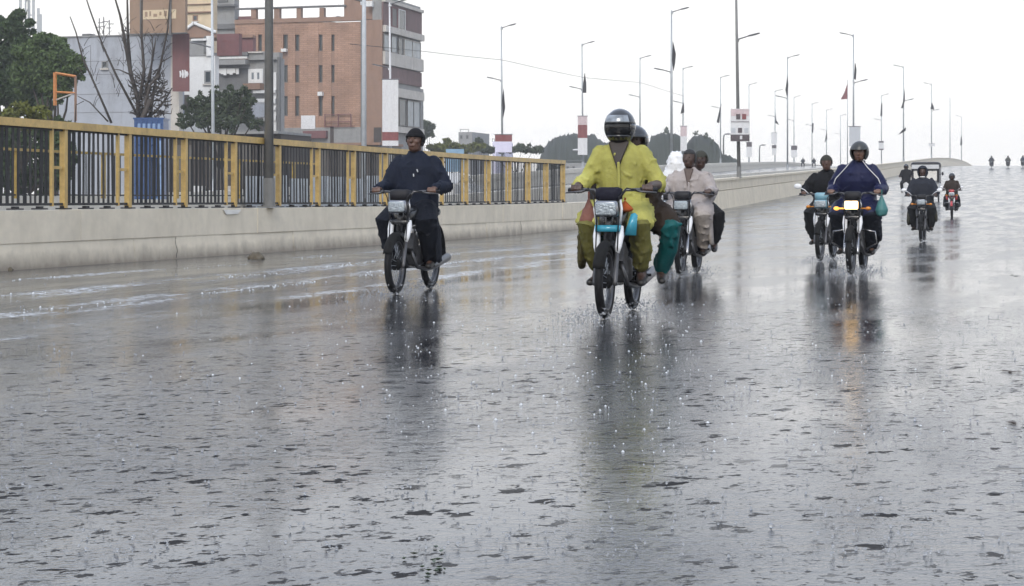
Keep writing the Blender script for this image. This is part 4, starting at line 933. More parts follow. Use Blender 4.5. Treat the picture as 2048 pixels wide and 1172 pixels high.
    put('fuel_tank', cached('tank', lambda: (lambda q: setattr(q, 'v', [(a[0], .43 + a[2], .755 + a[1]) for a in q.v]) or q)(MB().loft([(0,-.02,-.22,.05,.045),(0,-.01,-.19,.095,.08),(0,0,-.05,.13,.105),(0,-.005,.10,.115,.095),(0,-.02,.20,.08,.06)], 18, 2.6))), st.get('paint', BLK), root)
    put('seat', cached('seat', lambda: (lambda q: setattr(q, 'v', [(a[0], .90 + a[2], .775 + a[1]) for a in q.v]) or q)(MB().loft([(0,0,-.33,.08,.03),(0,0,-.28,.11,.045),(0,0,0,.13,.05),(0,.01,.25,.125,.05),(0,.02,.34,.08,.035)], 16, 3))), VINYL, root)
    put('engine', cached('eng', lambda: rbox((0,.53,.36), (.22,.32,.20), .25, 16, 3).tube([(0,.44,.42),(0,.30,.50)], [.075,.07], 12)), ALU, root)
    def fins():
        p = MB()
        for k in range(6):
            t = k/5; p.box((0, .43-.13*t, .43+.075*t), (.19,.014,.17), Matrix.Rotation(R_(-30),3,'X'))
        return p
    put('cylinder_fins', cached('fins', fins, False), ALU, root)
    put('exhaust_pipe', cached('exh', lambda: MB().tube([(.06,.31,.44),(.10,.27,.34),(.11,.36,.25),(.13,.60,.225),(.145,.80,.25),(.155,1.30,.32)], [.018,.018,.018,.022,.038,.042], 10)), RIMM, root)
    put('frame', cached('frm', lambda: MB().tube([(0,.17,.72),(0,.34,.62),(0,.62,.66),(0,1.05,.70)], .03, 8).tube([(0,.17,.66),(0,.26,.40),(0,.36,.26),(0,.68,.25)], .024, 8).tube([(-.1,.68,.32),(-.1,1.2,.29)], .018, 6).tube([(.1,.68,.32),(.1,1.2,.29)], .018, 6)), BLK, root)
    put('rear_fender', cached('rf', lambda: m_fender(R_(-15), R_(150), .075, .36)), BLKP, root, (0, 1.2, RW + .05))
    put('chain_case', cached('cc', lambda: rbox((-.09,.93,.30), (.03,.50,.09), .3, 12, 3)), BLK, root)
    if st.get('guard'): put('crash_guard', cached('guard', lambda: MB().tube([(-.06,.30,.55),(-.25,.30,.52),(-.27,.32,.38),(-.10,.34,.28)], .012, 6).tube([(.06,.30,.55),(.25,.30,.52),(.27,.32,.38),(.10,.34,.28)], .012, 6)), CHROME, root)
    return root

# ================================================================ people
SKIN = [mat('skin_a', (.095,.048,.032), .5, var=.12, bump=.1), mat('skin_b', (.055,.030,.022), .5, var=.12, bump=.1), mat('skin_c', (.14,.075,.05), .5, var=.12, bump=.1)]
def cloth(name, col, rough=.75, bump=.5, var=.22): return mat(name, tuple(q*.85 for q in col), rough, var=var, scale=5, bump=bump, bscale=16, spec=.12)
NAVY = cloth('navy_cloth', (.012,.016,.030)); NAVY2 = cloth('dark_navy_trousers', (.010,.012,.019)); LIME = mat('lime_kameez', (.42,.405,.115), .75, var=.3, scale=4, bump=.6, bscale=16, spec=.12, stain=.45); BRNTAIL = cloth('dark_brown_cloth', (.075,.065,.025)); LIMEDARK = cloth('dark_lime_cloth', (.17,.16,.05), .7, .6, .35); DKBROWN = cloth('dark_brown_shawl', (.035,.024,.017)); TEALT = cloth('teal_trousers', (.012,.11,.115), .5)  # lime trousers darker than the shirt, its left tail dark brown
GREYK = cloth('pale_grey_kameez', (.40,.36,.345)); GREYK2 = cloth('pale_grey_shalwar', (.38,.34,.31)); BLACKC = cloth('black_cloth', (.011,.011,.013)); CHARC = cloth('charcoal_cloth', (.022,.023,.025)); BLUEP = cloth('royal_blue_raincoat', (.015,.018,.058), .45, .35); SLATE = cloth('slate_jacket', (.026,.029,.040)); OLIVE = cloth('olive_cloth', (.05,.048,.032)); WPLAST = mat('white_plastic_sheet', (.72,.72,.72), .25, var=.1, scale=6, bump=.8, bscale=11)
HELM = mat('helmet_black', (.013,.014,.016), .12, var=.1, bump=0, coat=.5); HELMG = mat('helmet_grey', (.035,.037,.036), .3, var=.1, bump=0); VISOR = mat('visor_dark', (.006,.006,.007), .08, var=.1, bump=0); VISORGLARE = mat('visor_painted_glare', (.24,.26,.28), .16, var=.7, scale=14, metal=.3, bump=.1); HAIR = mat('black_hair', (.008,.007,.007), .6, bump=.8, bscale=60); SHOE = mat('dark_shoe', (.014,.012,.011), .5); EYE = mat('eye_dark', (.01,.008,.008), .15, bump=0); ORANGE = cloth('orange_cloth', (.42,.10,.03)); WHITEC = cloth('white_cloth', (.66,.66,.66)); CAPG = cloth('khaki_cap', (.055,.055,.045))  # raised visor's pale mottling paints in the bright sky it reflects
def fuse(mb, voxel, smooth=3, wr=0.0, seed=0, freq=18.0):
    me = bpy.data.meshes.new('tmp'); me.from_pydata(mb.v, [], mb.f)
    import bmesh
    bm = bmesh.new(); bm.from_mesh(me); bmesh.ops.recalc_face_normals(bm, faces=bm.faces); bm.to_mesh(me); bm.free()
    o = bpy.data.objects.new('tmp', me); COL.objects.link(o)
    r = o.modifiers.new('r', 'REMESH'); r.mode = 'VOXEL'; r.voxel_size = voxel
    if smooth: s = o.modifiers.new('s', 'SMOOTH'); s.factor = .5; s.iterations = smooth
    dg = bpy.context.evaluated_depsgraph_get(); ev = o.evaluated_get(dg); out = bpy.data.meshes.new_from_object(ev)
    bpy.data.objects.remove(o); bpy.data.meshes.remove(me)
    if wr > 0:
        n = len(out.vertices); co = np.empty(n*3); out.vertices.foreach_get('co', co); co = co.reshape(-1, 3)
        no = np.empty(n*3); out.vertices.foreach_get('normal', no); no = no.reshape(-1, 3)
        rs = np.random.RandomState(seed); dsp = np.zeros(n)
        for k in range(7):
            kv = rs.normal(size=3); kv /= np.linalg.norm(kv); k2 = rs.normal(size=3); k2 /= np.linalg.norm(k2); f = freq*rs.uniform(.6, 2.4)
            ph = co @ kv * f + 1.8*np.sin(co @ k2 * f*.45 + rs.uniform(0, 6)) + rs.uniform(0, 6)
            dsp += (1 - 2*np.abs(np.sin(ph))**.7) * (freq/f)**.8
        dsp = np.clip(dsp, -1.1, 3.0)
        co += no * (dsp[:, None] * wr * .45); out.vertices.foreach_set('co', co.ravel())
    out.shade_smooth(); out.update(); return out
def patch(c, r, az0, az1, el0, el1, th, na=24, ne=10):
    """piece of an ellipsoid shell; azimuth 0 faces forward (-Y), degrees"""
    c = Vector(c); r = (r, r, r) if not hasattr(r, '__len__') else r; vv = []
    for lay in (0, 1):
        for i in range(ne+1):
            el = R_(el0 + (el1-el0)*i/ne)
            for j in range(na+1):
                az = R_(az0 + (az1-az0)*j/na); f = [q - th*lay for q in r]
                vv.append(c + Vector((f[0]*math.cos(el)*math.sin(az), -f[1]*math.cos(el)*math.cos(az), f[2]*math.sin(el))))
    n = na+1; s = n*(ne+1); ff = []
    for i in range(ne):
        for j in range(na):
            a = i*n+j; ff.append((a, a+1, a+n+1, a+n)); ff.append((s+a+1, s+a, s+a+n, s+a+n+1))
    for j in range(na): ff.append((j, s+j, s+j+1, j+1)); q = ne*n+j; ff.append((q, q+1, s+q+1, s+q))
    for i in range(ne): a = i*n; ff.append((a, a+n, s+a+n, s+a)); a = i*n+na; ff.append((a, s+a, s+a+n, a+n))
    return MB().add(vv, ff)
def person(label, loc, yaw, c, group='riders on the wet road'):
    root = empty('person', loc, yaw); tag(root, label, 'person', group); root.rotation_euler = (0, c.get('lean', 0), yaw)
    vx = c.get('voxel', .014); pil = c.get('pillion', False); sk = c.get('skin', SKIN[0]); w = c.get('w', 1.0); sd = c.get('seed', 1)
    dz = c.get('dz', 0.0)
    if pil: hip = Vector((0,1.02,.865)); kn = c.get('kn', (.27,.66,.74)); an = c.get('an', (.19,.93,.37))
    else: hip = Vector((0,.70,.845)); kn = (.205,.34,.70); an = (.175,.60,.335)
    kx = lambda s: s * (c.get('left_in', 1.0) if s < 0 else 1.0)
    hy = hip.y; bz = hip.z - .845 + dz
    lean = c.get('fwd', .03)                                   # how far the shoulders sit ahead of the hips
    sy = hy - lean
    head = Vector((c.get('hx', 0), sy - .03 - lean*.5, 1.505 + bz + c.get('hz', -.01))); sh = (.168*w, sy, 1.30 + bz)
    if pil: el = [(.25, sy-.08, 1.10+bz), (.25, sy-.08, 1.10+bz)]; wr_ = [(.20, sy-.30, .93+bz)]*2
    else: el = [c.get('elL', (.275, sy-.06, 1.035)), c.get('elR', (.275, sy-.06, 1.035))]; wr_ = [(.287,.362,1.022)]*2
    SD = (-1, 1)
    # ---- body: one continuous skinned surface
    B_ = MB()
    B_.loft([(0,hy,.78+bz,.15,.11),(0,hy,.90+bz,.155,.105),(0,hy-.005,1.02+bz,.145,.10),(0,sy+.005,1.16+bz,.155,.10),(0,sy,1.27+bz,.145,.085),(0,sy,1.32+bz,.10,.065),(0,sy,1.37+bz,.06,.055)], 18)
    B_.limb([(0,sy+.005,1.33+bz),(head.x*.6,sy-.01,1.41+bz),(head.x,head.y+.02,head.z-.04)], [.062,.056,.055])
    hy_ = c.get('hyaw', 0); HR = Matrix.Rotation(hy_, 3, 'Z') @ Matrix.Rotation(c.get('hpitch', 0), 3, 'X')
    hq = MB(); hq.ball((0,0,.018), (.077,.097,.102), 16, 12); hq.loft([(0,-.030,-.115,.028,.030),(0,-.028,-.095,.050,.055),(0,-.018,-.05,.064,.075),(0,-.005,0,.072,.088)], 16)
    hq.limb([(0,-.090,.018),(0,-.112,-.022)], [.010,.017], 8); hq.limb([(-.03,-.082,.030),(.03,-.082,.030)], .014, 8); hq.limb([(-.022,-.088,-.062),(.022,-.088,-.062)], .010, 8)
    for s in SD: hq.limb([(s*.078,.012,.015),(s*.080,.014,-.028)], [.016,.011], 8, [(.6,1)]*2); hq.ball((s*.042,-.062,-.018), .026, 8, 6)
    B_.add([HR @ Vector(v) + head for v in hq.v], hq.f)
    for i, s in enumerate(SD):
        S, E, Wr = Vector((s*sh[0], sh[1], sh[2])), Vector((s*el[i][0], el[i][1], el[i][2])), Vector((s*wr_[i][0], wr_[i][1], wr_[i][2]))
        B_.limb([S, (S+E)/2, E, (E*2+Wr)/3, Wr], [.036,.044,.042,.040,.030])
        if pil: B_.limb([Wr, Wr + Vector((0,-.09,-.02))], [.036,.03], 10, [(1,.6)]*2)
        else:
            g0 = Vector((s*.285,.300,.987)); B_.limb([Wr, g0 + Vector((0,.030,.024))], [.030,.036], 10, [(1.1,.7)]*2)
            for k in range(4):
                x = s*(-.040 + .0245*k); q = g0 + Vector((x,.0,0)); ln = (.95,1.05,1.0,.82)[k]
                B_.limb([q+Vector((0,.022,.034)), q+Vector((0,-.024*ln,.036)), q+Vector((0,-.040*ln,.004)), q+Vector((0,-.018,-.024*ln))], [.0105,.0100,.0092,.0085], 8)
            q = g0 + Vector((-s*.045,.03,.01)); B_.limb([q, q+Vector((-s*.016,-.008,-.012)), q+Vector((-s*.004,-.030,-.024))], [.013,.011,.0095], 8)
        K, A = Vector((kx(s)*kn[0],kn[1],kn[2]+bz*0)), Vector((kx(s)*an[0],an[1],an[2])); Hp = hip + Vector((s*.09,0,-.02))
        B_.limb([Hp, (Hp+K)/2, K, (K*2+A)/3, A], [.085,.072,.055,.055,.038]); B_.limb([A, A+Vector((s*.01,-.05,-.055)), A+Vector((s*.025,-.15,-.07))], [.038,.036,.028])
    put('body', fuse(B_, c.get('bvox', vx), 2), sk, root)
    if c.get('face', True):
        for s in SD: put('eye', MB().ball(HR @ Vector((s*.031,-.082,.012)) + head, (.011,.008,.007), 8, 6).mesh('eye', True), EYE, root)
        put('mouth', MB().limb([HR @ Vector((-.02,-.094,-.062)) + head, HR @ Vector((.02,-.094,-.062)) + head], .005, 6).mesh('mouth', True), mat('lips', (.07,.025,.02), .4), root)
    # ---- top
    ts = c.get('top_style', 'jacket'); tm = c['top']; Tm = MB(); lo = c.get('loose', 1.0)
    ry = 1.0 + (lo-1)*.7
    Tm.loft([(0,hy,.77+bz,.195*lo,.15*ry),(0,hy,.88+bz,.20*lo,.155*ry),(0,hy-.005,1.00+bz,.195*lo,.15*ry),(0,sy+.01,1.13+bz,.205*lo*w,.145*ry),(0,sy+.003,1.24+bz,.212*w*(lo*.5+.5),.135*ry),(0,sy,1.32+bz,.175*w,.105),(0,sy,1.37+bz,.10,.078),(0,sy-.005,1.405+bz,.068,.064)], 24)
    sl = c.get('sleeve', 1.0); sr = c.get('sl_r', .062)
    for i, s in enumerate(SD):
        S, E, Wr = Vector((s*sh[0], sh[1], sh[2]-.01)), Vector((s*el[i][0], el[i][1], el[i][2])), Vector((s*wr_[i][0], wr_[i][1], wr_[i][2]))
        q = sl if not hasattr(sl, '__len__') else sl[i]
        if q >= 1: Tm.limb([S, (S+E)/2, E, (E+Wr)/2, Wr*.95+E*.05], [.076,sr*1.22,sr*1.16,sr*1.05,sr*.82])
        else: M_ = E*(1-max(0,q)) + Wr*max(0,q); Tm.limb([S, (S+E)/2, E*.85+S*.15, M_], [.078,sr*1.26,sr*1.24,sr*1.18])
    if ts == 'poncho':
        pw = c.get('pw', .40)
        Tm.loft([(0,sy-.16,.90+bz,pw*.94,.34),(0,sy-.14,.99+bz,pw,.33),(0,sy-.09,1.11+bz,pw*.86,.25),(0,sy-.03,1.24+bz,.26*w,.17),(0,sy,1.33+bz,.17,.11),(0,sy,1.40+bz,.085,.08)], 30)
    if ts == 'kameez':
        for s in SD:
            K = Vector((kx(s)*kn[0],kn[1],kn[2])); Hp = hip + Vector((s*.09,0,0)); Tm.limb([Hp, (Hp+K)/2+Vector((s*.015,0,.015)), Hp*.18+K*.82], [.14,.098*c.get('leg_r',1)+.022,.085*c.get('leg_r',1)+.028], 14, [(1.08,.92)]*3)
    if c.get('cover'): Tm.loft([(0,sy-.02,1.28+bz,.25,.18),(0,sy-.03,1.38+bz,.18,.16),(head.x,head.y,head.z-.03,.145,.165),(head.x,head.y,head.z+.08,.125,.145),(head.x,head.y,head.z+.15,.06,.07)], 20)
    put('shirt', fuse(Tm, vx, 1, c.get('wr', .008)*2.1, sd, 24.0), tm, root)
    if c.get('collar'):
        q = MB()
        for s in SD: q.hexa([(s*.012,sy-.118,1.305+bz),(s*.075,sy-.108,1.315+bz),(s*.085,sy-.095,1.33+bz),(s*.03,sy-.10,1.33+bz)], [(s*.022,sy-.10,1.335+bz),(s*.085,sy-.075,1.375+bz),(s*.080,sy-.055,1.385+bz),(s*.04,sy-.085,1.36+bz)])
        put('collar', fuse(q, .008, 1), tm, root)
    if c.get('vneck'):
        q = MB().hexa([(-.006,sy-.162,1.155+bz),(.006,sy-.162,1.155+bz),(.006,sy-.10,1.155+bz),(-.006,sy-.10,1.155+bz)], [(-.062*c.get('vw',1),sy-.108,1.375+bz),(.062*c.get('vw',1),sy-.108,1.375+bz),(.05*c.get('vw',1),sy-.04,1.375+bz),(-.05*c.get('vw',1),sy-.04,1.375+bz)])
        put('neck_opening', fuse(q, .008, 3), c['vneck'], root)
        q = MB().limb([(.008,sy-.158,1.20+bz),(.012,sy-.162,1.10+bz),(.012,sy-.165,1.0+bz)], .012, 8, [(1,.5)]*3); put('placket', q.mesh('placket', True), tm, root)
    if c.get('pocket'):
        put('badge', MB().limb([(.055,sy-.162,1.205+bz),(.062,sy-.163,1.185+bz)], .006, 6).limb([(.02,sy-.166,1.16+bz),(.022,sy-.167,1.14+bz)], .006, 6).mesh('badge', True), WHITEC, root)
    if c.get('piping'):
        for i, s in enumerate(SD):
            S, E = Vector((s*sh[0], sh[1], sh[2])), Vector((s*el[i][0], el[i][1], el[i][2])); q = MB().tube([(s*.07,sy-.085,1.385+bz), S*.75+Vector((0,sy-.02,1.30+bz))*.25+Vector((0,-.09,.0)), (S+E)/2+Vector((s*.02,-.105,0)), E+Vector((s*.02,-.10,-.03))], .006, 5)
            put('piping', q.mesh('piping', True), WHITEC, root)
    # ---- trousers
    Q = MB(); pr = c.get('leg_r', 1.0); Q.loft([(0,hy,.76+bz,.15,.12),(0,hy,.82+bz,.19,.15),(0,hy,.92+bz,.18,.14)], 18)
    for s in SD:
        K, A = Vector((kx(s)*kn[0],kn[1],kn[2])), Vector((kx(s)*an[0],an[1],an[2])); Hp = hip + Vector((s*.09,0,-.01)); end = A + (K-A)*c.get('hem', .04)
        Q.limb([Hp, (Hp+K)/2, K, (K+end)/2+Vector((s*.008,.015,-.01)), end], [.108*(pr*.5+.5),.098*pr,.085*pr,.078*pr,.064*pr], 14)
    put('trousers', fuse(Q, vx, 1, c.get('wr', .008)*2.1, sd+5, 24.0), c['bottom'], root)
    if c.get('flaps'):                                         # wet shirt tails hanging beside the knees
        for s, m_, zb, wd in c['flaps']:
            f = MB().limb([(s*.235,.50,.78),(s*.275,.50,.62),(s*.285,.52,zb)], [.075,.10*wd,.095*wd], 12, [(.42,1.25)]*3); put('shirt_tail', fuse(f, vx, 2, .012, sd+9), m_, root)
    for s in SD:
        A = Vector((kx(s)*an[0],an[1],an[2])); f = MB().limb([A+Vector((0,.045,-.055)), A+Vector((s*.012,-.05,-.060)), A+Vector((s*.03,-.17,-.078))], [.040,.044,.034], 10, [(1,.85)]*3).limb([A+Vector((0,.01,.0)), A+Vector((0,.02,-.06))], [.045,.045])
        put('shoe', fuse(f, max(vx*.8,.01), 2), c.get('shoe', SHOE), root)
    # ---- head gear
    hg = c.get('head'); P_ = lambda *a: (lambda q: setattr(q, 'v', [tuple(HR @ (Vector(v)-head) + head) for v in q.v]) or q)(patch(head, *a))
    if hg == 'full':
        k_ = c.get('hs', 1.0); hr = (.120*k_,.138*k_,.140*k_)
        q = P_(hr, -180,180, 8,90, .018, 40,12); q2 = P_(hr, 58,302, -62,9, .018, 36,10); q.add(q2.v, q2.f); q2 = P_((.122*k_,.142*k_,.138*k_), -62,62, -64,-30, .03, 24,8); q.add(q2.v, q2.f)
        put('helmet', q.mesh('helmet', True), c.get('hm', HELM), root)
        put('visor', P_((.112*k_,.129*k_,.132*k_), -64,64, -32,12, .006, 24,8).mesh('visor', True), VISOR, root)
        if c.get('raised'): put('raised_visor', P_((.128*k_,.147*k_,.148*k_), -50,50, 12,36, .005, 24,6).mesh('raised_visor', True), VISORGLARE, root)
    elif hg == 'open':
        q = P_((.118,.134,.134), -180,180, 16,90, .02, 36,12); q2 = P_((.118,.134,.134), 62,298, -48,17, .02, 30,10); q.add(q2.v, q2.f); q2 = P_((.126,.158,.134), -60,60, 13,22, .012, 20,3); q.add(q2.v, q2.f)
        put('helmet', q.mesh('helmet', True), c.get('hm', HELMG), root)
        put('chin_strap', P_((.086,.1,.125), -70,70, -80,-62, .008, 16,3).mesh('chin_strap', True), BLKP, root)
    elif hg in ('cap', 'beanie'):
        q = P_((.094,.114,.118 if hg == 'cap' else .128), -180,180, 20,90, .014, 32,10); q2 = P_((.094,.114,.118), 75,285, -8,21, .014, 26,5); q.add(q2.v, q2.f)
        if hg == 'cap': q2 = P_((.098,.175,.118), -50,50, 15,22, .010, 20,3); q.add(q2.v, q2.f)
        else: q2 = P_((.100,.120,.12), -180,180, 14,30, .018, 32,4); q.add(q2.v, q2.f)
        put('cap', q.mesh('cap', True), c.get('hm', BLACKC), root)
    elif hg == 'hood':
        q = P_((.118,.135,.140), -180,180, 30,90, .02, 32,10); q2 = P_((.118,.138,.150), 48,312, -70,31, .02, 30,12); q.add(q2.v, q2.f)
        put('hood', fuse(q, .011, 2, .003, sd), c.get('hm', tm), root)
        if c.get('lining'): put('hood_lining', P_((.114,.142,.15), -62,62, -78,-50, .03, 24,4).mesh('hood_lining', True), c['lining'], root)
    if hg in ('hair', 'cap', 'beanie') or c.get('hair'):
        q = P_((.086,.106,.118), -180,180, 28,90, .02, 30,10); q2 = P_((.086,.106,.112), 78,282, -25,29, .02, 26,8); q.add(q2.v, q2.f); put('hair', q.mesh('hair', True), HAIR, root)
    if c.get('beard'): put('beard', P_((.072,.106,.128), -72,72, -74,-38, .012, 20,5).mesh('beard', True), c['beard'], root)
    return root

# ================================================================ placing riders
def spot_(px, yb):
    d = F*H/(yb-YH); return Vector(((px-CX)/F*d, d, 0))
def at(px, d): return Vector(((px-CX)/F*d, d, zr(d)))
def bag(label, loc, yaw, local, size, m, cat='bag', name='bag'):
    M_ = Matrix.Rotation(yaw, 3, 'Z'); o = Vector(loc) + M_ @ Vector(local)
    q = MB().loft([(0,0,-size[2],size[0]*.45,size[1]*.5),(0,0,-size[2]*.85,size[0]*.8,size[1]*.9),(0,0,-size[2]*.4,size[0],size[1]),(0,0,0,size[0]*.75,size[1]*.8),(0,0,size[2]*.6,size[0]*.35,size[1]*.4),(0,0,size[2],size[0]*.10,size[1]*.2)], 16)
    r0 = empty(name, o, yaw); tag(r0, label, cat); put('sack', fuse(q, .012, 2, .009, 3), m, r0)
    MB().tube([(0,0,size[2]*.9),(0,.0,size[2]*1.35)], .008, 5).build('strap', m, r0); return r0
# A: rider in navy, left
pa, ya = spot_(791, 589), R_(-13.5)
bike('motorcycle', 'black motorcycle with white fork covers under the rider in navy', pa, ya, dict(bucket=CHROME, cowl=BLKP))
person('person in a navy jacket and dark cap riding beside the yellow railing', pa, ya, dict(top=NAVY, bottom=NAVY2, head='beanie', skin=SKIN[0], beard=mat('reddish_beard', (.06,.028,.022), .7, bump=.6, bscale=50), loose=1.18, sl_r=.070, w=1.04, fwd=.0, elL=(.275,.61,1.04), elR=(.325,.64,1.03), leg_r=1.4, wr=.008, voxel=.011, bvox=.0085, hpitch=R_(-6), hyaw=R_(-8), pocket=True, seed=3, flaps=[(1, NAVY2, .34, .75)], shoe=SHOE, hem=0))
# B: rider in lime with pillion
pb, yb = spot_(1210, 638), R_(-14)
bike('motorcycle', 'turquoise and white motorcycle under the rider in lime yellow', pb, yb, dict(bridge_plate=TURQ, shields=TURQ, one_shield=True, paint=BLK, bucket=CHROME, cowl=cloth('dark_cowl_cover', (.018,.018,.030)), bracket=WHITEPL))
person('person in a lime yellow shirt and black full-face helmet riding in front', pb, yb, dict(top=LIME, bottom=LIMEDARK, head='full', raised=True, skin=SKIN[1], loose=1.02, w=.98, hz=-.015, hs=1.05, sleeve=(.75,.12), sl_r=.062, elL=(.275,.60,1.04), elR=(.32,.64,1.03), collar=True, vneck=mat('dark_throat', (.022,.014,.011), .6), vw=1.45, top_style='kameez', leg_r=1.15, hem=.16, wr=.010, voxel=.011, bvox=.0085, flaps=[(-1, BRNTAIL, .44, 1.0)], face=False, seed=11, hyaw=R_(-4)))
person('pillion person in dark brown with teal trousers behind the lime yellow rider', pb, yb, dict(pillion=True, left_in=.55, top=DKBROWN, bottom=TEALT, head='open', hm=HELM, skin=SKIN[1], loose=1.15, top_style='kameez', leg_r=1.12, hem=.10, hx=.06, dz=-.13, voxel=.013, seed=12, kn=(.40,.70,.68), an=(.29,.90,.34), flaps=[]))
bag('small orange cloth bundle on the tank of the turquoise motorcycle', pb, yb, (.10,.30,.86), (.075,.06,.05), ORANGE, 'bundle', 'cloth_bundle'); bag('reddish brown sack hanging at the handlebar of the turquoise motorcycle', pb, yb, (-.20,.36,.80), (.085,.07,.13), mat('red_brown_sack', (.17,.06,.04), .6, bump=.4))
# C: pale grey riders
pc, yc = spot_(1361, 553), R_(-15)
bike('motorcycle', 'dark motorcycle under the two riders in pale grey', pc, yc, dict(bucket=BLK, cowl=BLKP, fork=WHITEPL, leg=CHROME))
person('person with black hair in pale grey steering behind the lime yellow rider', pc, yc, dict(top=GREYK, bottom=GREYK2, head='hair', skin=SKIN[1], top_style='kameez', loose=1.1, sl_r=.07, leg_r=1.4, hem=.12, vneck=SKIN[1], wr=.012, seed=21, fwd=.01, hyaw=R_(-14), flaps=[(1, GREYK2, .42, .9)], elR=(.28,.60,1.0), dz=-.09))
person('pillion person in pale grey with dark trousers, half hidden', pc, yc, dict(pillion=True, top=GREYK, bottom=CHARC, head='cap', hm=CAPG, skin=SKIN[1], loose=1.1, left_in=.6, leg_r=1.1, hx=.09, kn=(.35,.68,.72), an=(.26,.90,.37), seed=22, hem=.12, dz=-.12))
# K: white covered rider between B and C
pk, yk = at(1337, 24.6), R_(-15)
bike('motorcycle', 'black motorcycle hidden behind the lime yellow rider, under the white covered person', pk, yk, dict(bucket=BLK))
person('person wrapped in a crumpled white plastic sheet between two riders', pk, yk, dict(top=WPLAST, bottom=GREYK2, cover=True, skin=SKIN[1], top_style='poncho', pw=.34, dz=-.06, loose=1.15, wr=.013, seed=31, face=False))
# D and E
pd, yd = spot_(1640, 523), R_(-19)
bike('motorcycle', 'motorcycle with a pale teal cowl and mirrors left of the lit headlight', pd, yd, dict(cowl=SKYBL, bucket=SKYBL, mirrors=WHITEPL, fork=WHITEPL))
person('person in a black jacket and khaki cap beside the rider in blue', pd, yd, dict(top=BLACKC, bottom=CHARC, head='cap', hm=CAPG, skin=SKIN[0], loose=1.15, w=1.06, sl_r=.075, fwd=.06, hyaw=R_(10), elL=(.31,.58,1.04), elR=(.29,.58,1.04), leg_r=1.3, wr=.010, seed=41, dz=-.04, lean=0))
pe, ye = spot_(1702, 550), R_(-18)
bike('motorcycle', 'motorcycle with its headlight lit under the rider in blue', pe, ye, dict(lit=True, amber=True, bucket=BLKP, cowl=BLKP, guard=True, fork=WHITEPL, leg=CHROME))
person('person in a blue raincoat and dark open-face helmet above the lit headlight', pe, ye, dict(top=BLUEP, bottom=NAVY2, head='open', hm=HELMG, skin=SKIN[2], top_style='kameez', loose=1.2, w=1.06, sl_r=.078, fwd=.07, piping=True, wr=.009, leg_r=1.35, seed=51, elR=(.31,.60,1.03), elL=(.29,.60,1.03), flaps=[(1, NAVY2, .46, .9), (-1, CHARC, .40, .9)], hpitch=R_(4), hx=.03))
bag('teal cloth bag hanging from the handlebar of the motorcycle with the lit headlight', pe, ye, (.33,.30,.84), (.085,.075,.14), TEALC)
# F, H
pf, yf = spot_(1842, 484), R_(-16)
bike('motorcycle', 'slim dark motorcycle in front of the rickshaw', pf, yf, dict(bucket=CHROME, fork=BLK, mirrors=WHITEPL))
person('person in a slate hooded jacket with white lining in front of the rickshaw', pf, yf, dict(top=SLATE, bottom=CHARC, head='hood', lining=WHITEC, skin=SKIN[1], loose=1.22, w=1.08, sl_r=.08, leg_r=1.3, seed=61, voxel=.018, flaps=[(-1, OLIVE, .44, 1.25), (1, OLIVE, .50, 1.1)]))
ph, yh = at(1903, 66.0), R_(-15)
bike('motorcycle', 'red and white motorcycle with mirrors right of the rickshaw', ph, yh, dict(paint=REDP, cowl=REDP, bucket=WHITEPL, mirrors=WHITEPL, shields=REDP, fender=REDP, guard=True))
person('person in dark brown with a dark helmet on the red motorcycle', ph, yh, dict(top=DKBROWN, bottom=BLACKC, head='open', hm=HELM, skin=SKIN[1], loose=1.15, w=1.05, leg_r=1.25, voxel=.02, seed=71, flaps=[(-1, BLACKC, .44, 1.0), (1, BLACKC, .44, 1.0)]))
# crest riders
for i, (px, lb, tm, sc_) in enumerate(((1983, 'leftmost of the three far riders at the crest of the road', CHARC, 1), (2016, 'middle one of the three far riders at the crest', OLIVE, 1), (2046, 'far rider at the crest cut by the right edge', NAVY, 1))):
    p0 = at(px, 232 + 5*i); bike('motorcycle', 'tiny far motorcycle of the ' + ('leftmost', 'middle', 'rightmost')[i] + ' rider at the crest', p0, R_(-15), dict(bucket=BLK, fork=BLK), detail=False)
    person(lb, p0, R_(-15), dict(top=tm, bottom=BLACKC, head='hood' if i else 'open', hm=tm if i else HELM, skin=SKIN[1], loose=1.3, top_style='poncho', pw=.40, voxel=.035, bvox=.03, wr=0, seed=80+i, face=False))

# ================================================================ rickshaw
GREYB = mat('rickshaw_grey', (.20,.21,.22), .4, var=.2, scale=4, stain=.3); PALEB = mat('rickshaw_pale', (.52,.53,.54), .4, var=.12, stain=.25); WSG = mat('windscreen', (.14,.15,.155), .08, var=.2, bump=0)
rk = empty('rickshaw', at(1850, 87), R_(-15)); tag(rk, 'grey auto rickshaw with a dark edged canopy behind the hooded rider', 'rickshaw')
MB().hexa([(-.22,-.05,.30),(.22,-.05,.30),(.52,.55,.30),(-.52,.55,.30)], [(-.30,.05,.98),(.30,.05,.98),(.58,.45,1.02),(-.58,.45,1.02)]).build('nose', GREYB, rk)
MB().hexa([(-.60,.45,.28),(.60,.45,.28),(.66,2.3,.28),(-.66,2.3,.28)], [(-.62,.42,.88),(.62,.42,.88),(.68,2.3,.95),(-.68,2.3,.95)]).build('body', PALEB, rk)
MB().hexa([(-.55,.36,1.03),(.55,.36,1.03),(.54,.40,1.03),(-.54,.40,1.03)], [(-.56,.52,1.62),(.56,.52,1.62),(.56,.55,1.62),(-.56,.55,1.62)]).build('windscreen', WSG, rk)
MB().loft([(0,1.35,1.70,.70,1.0),(0,1.35,1.80,.72,1.02),(0,1.35,1.90,.68,.98),(0,1.35,1.93,.60,.90)], 28, 6).build('canopy', BLKP, rk)
MB().box((0,.335,1.70),(1.30,.03,.20)).build('canopy_front', PALEB, rk); MB().box((0,2.28,1.33),(1.28,.03,.74)).build('rear_panel', GREYB, rk)
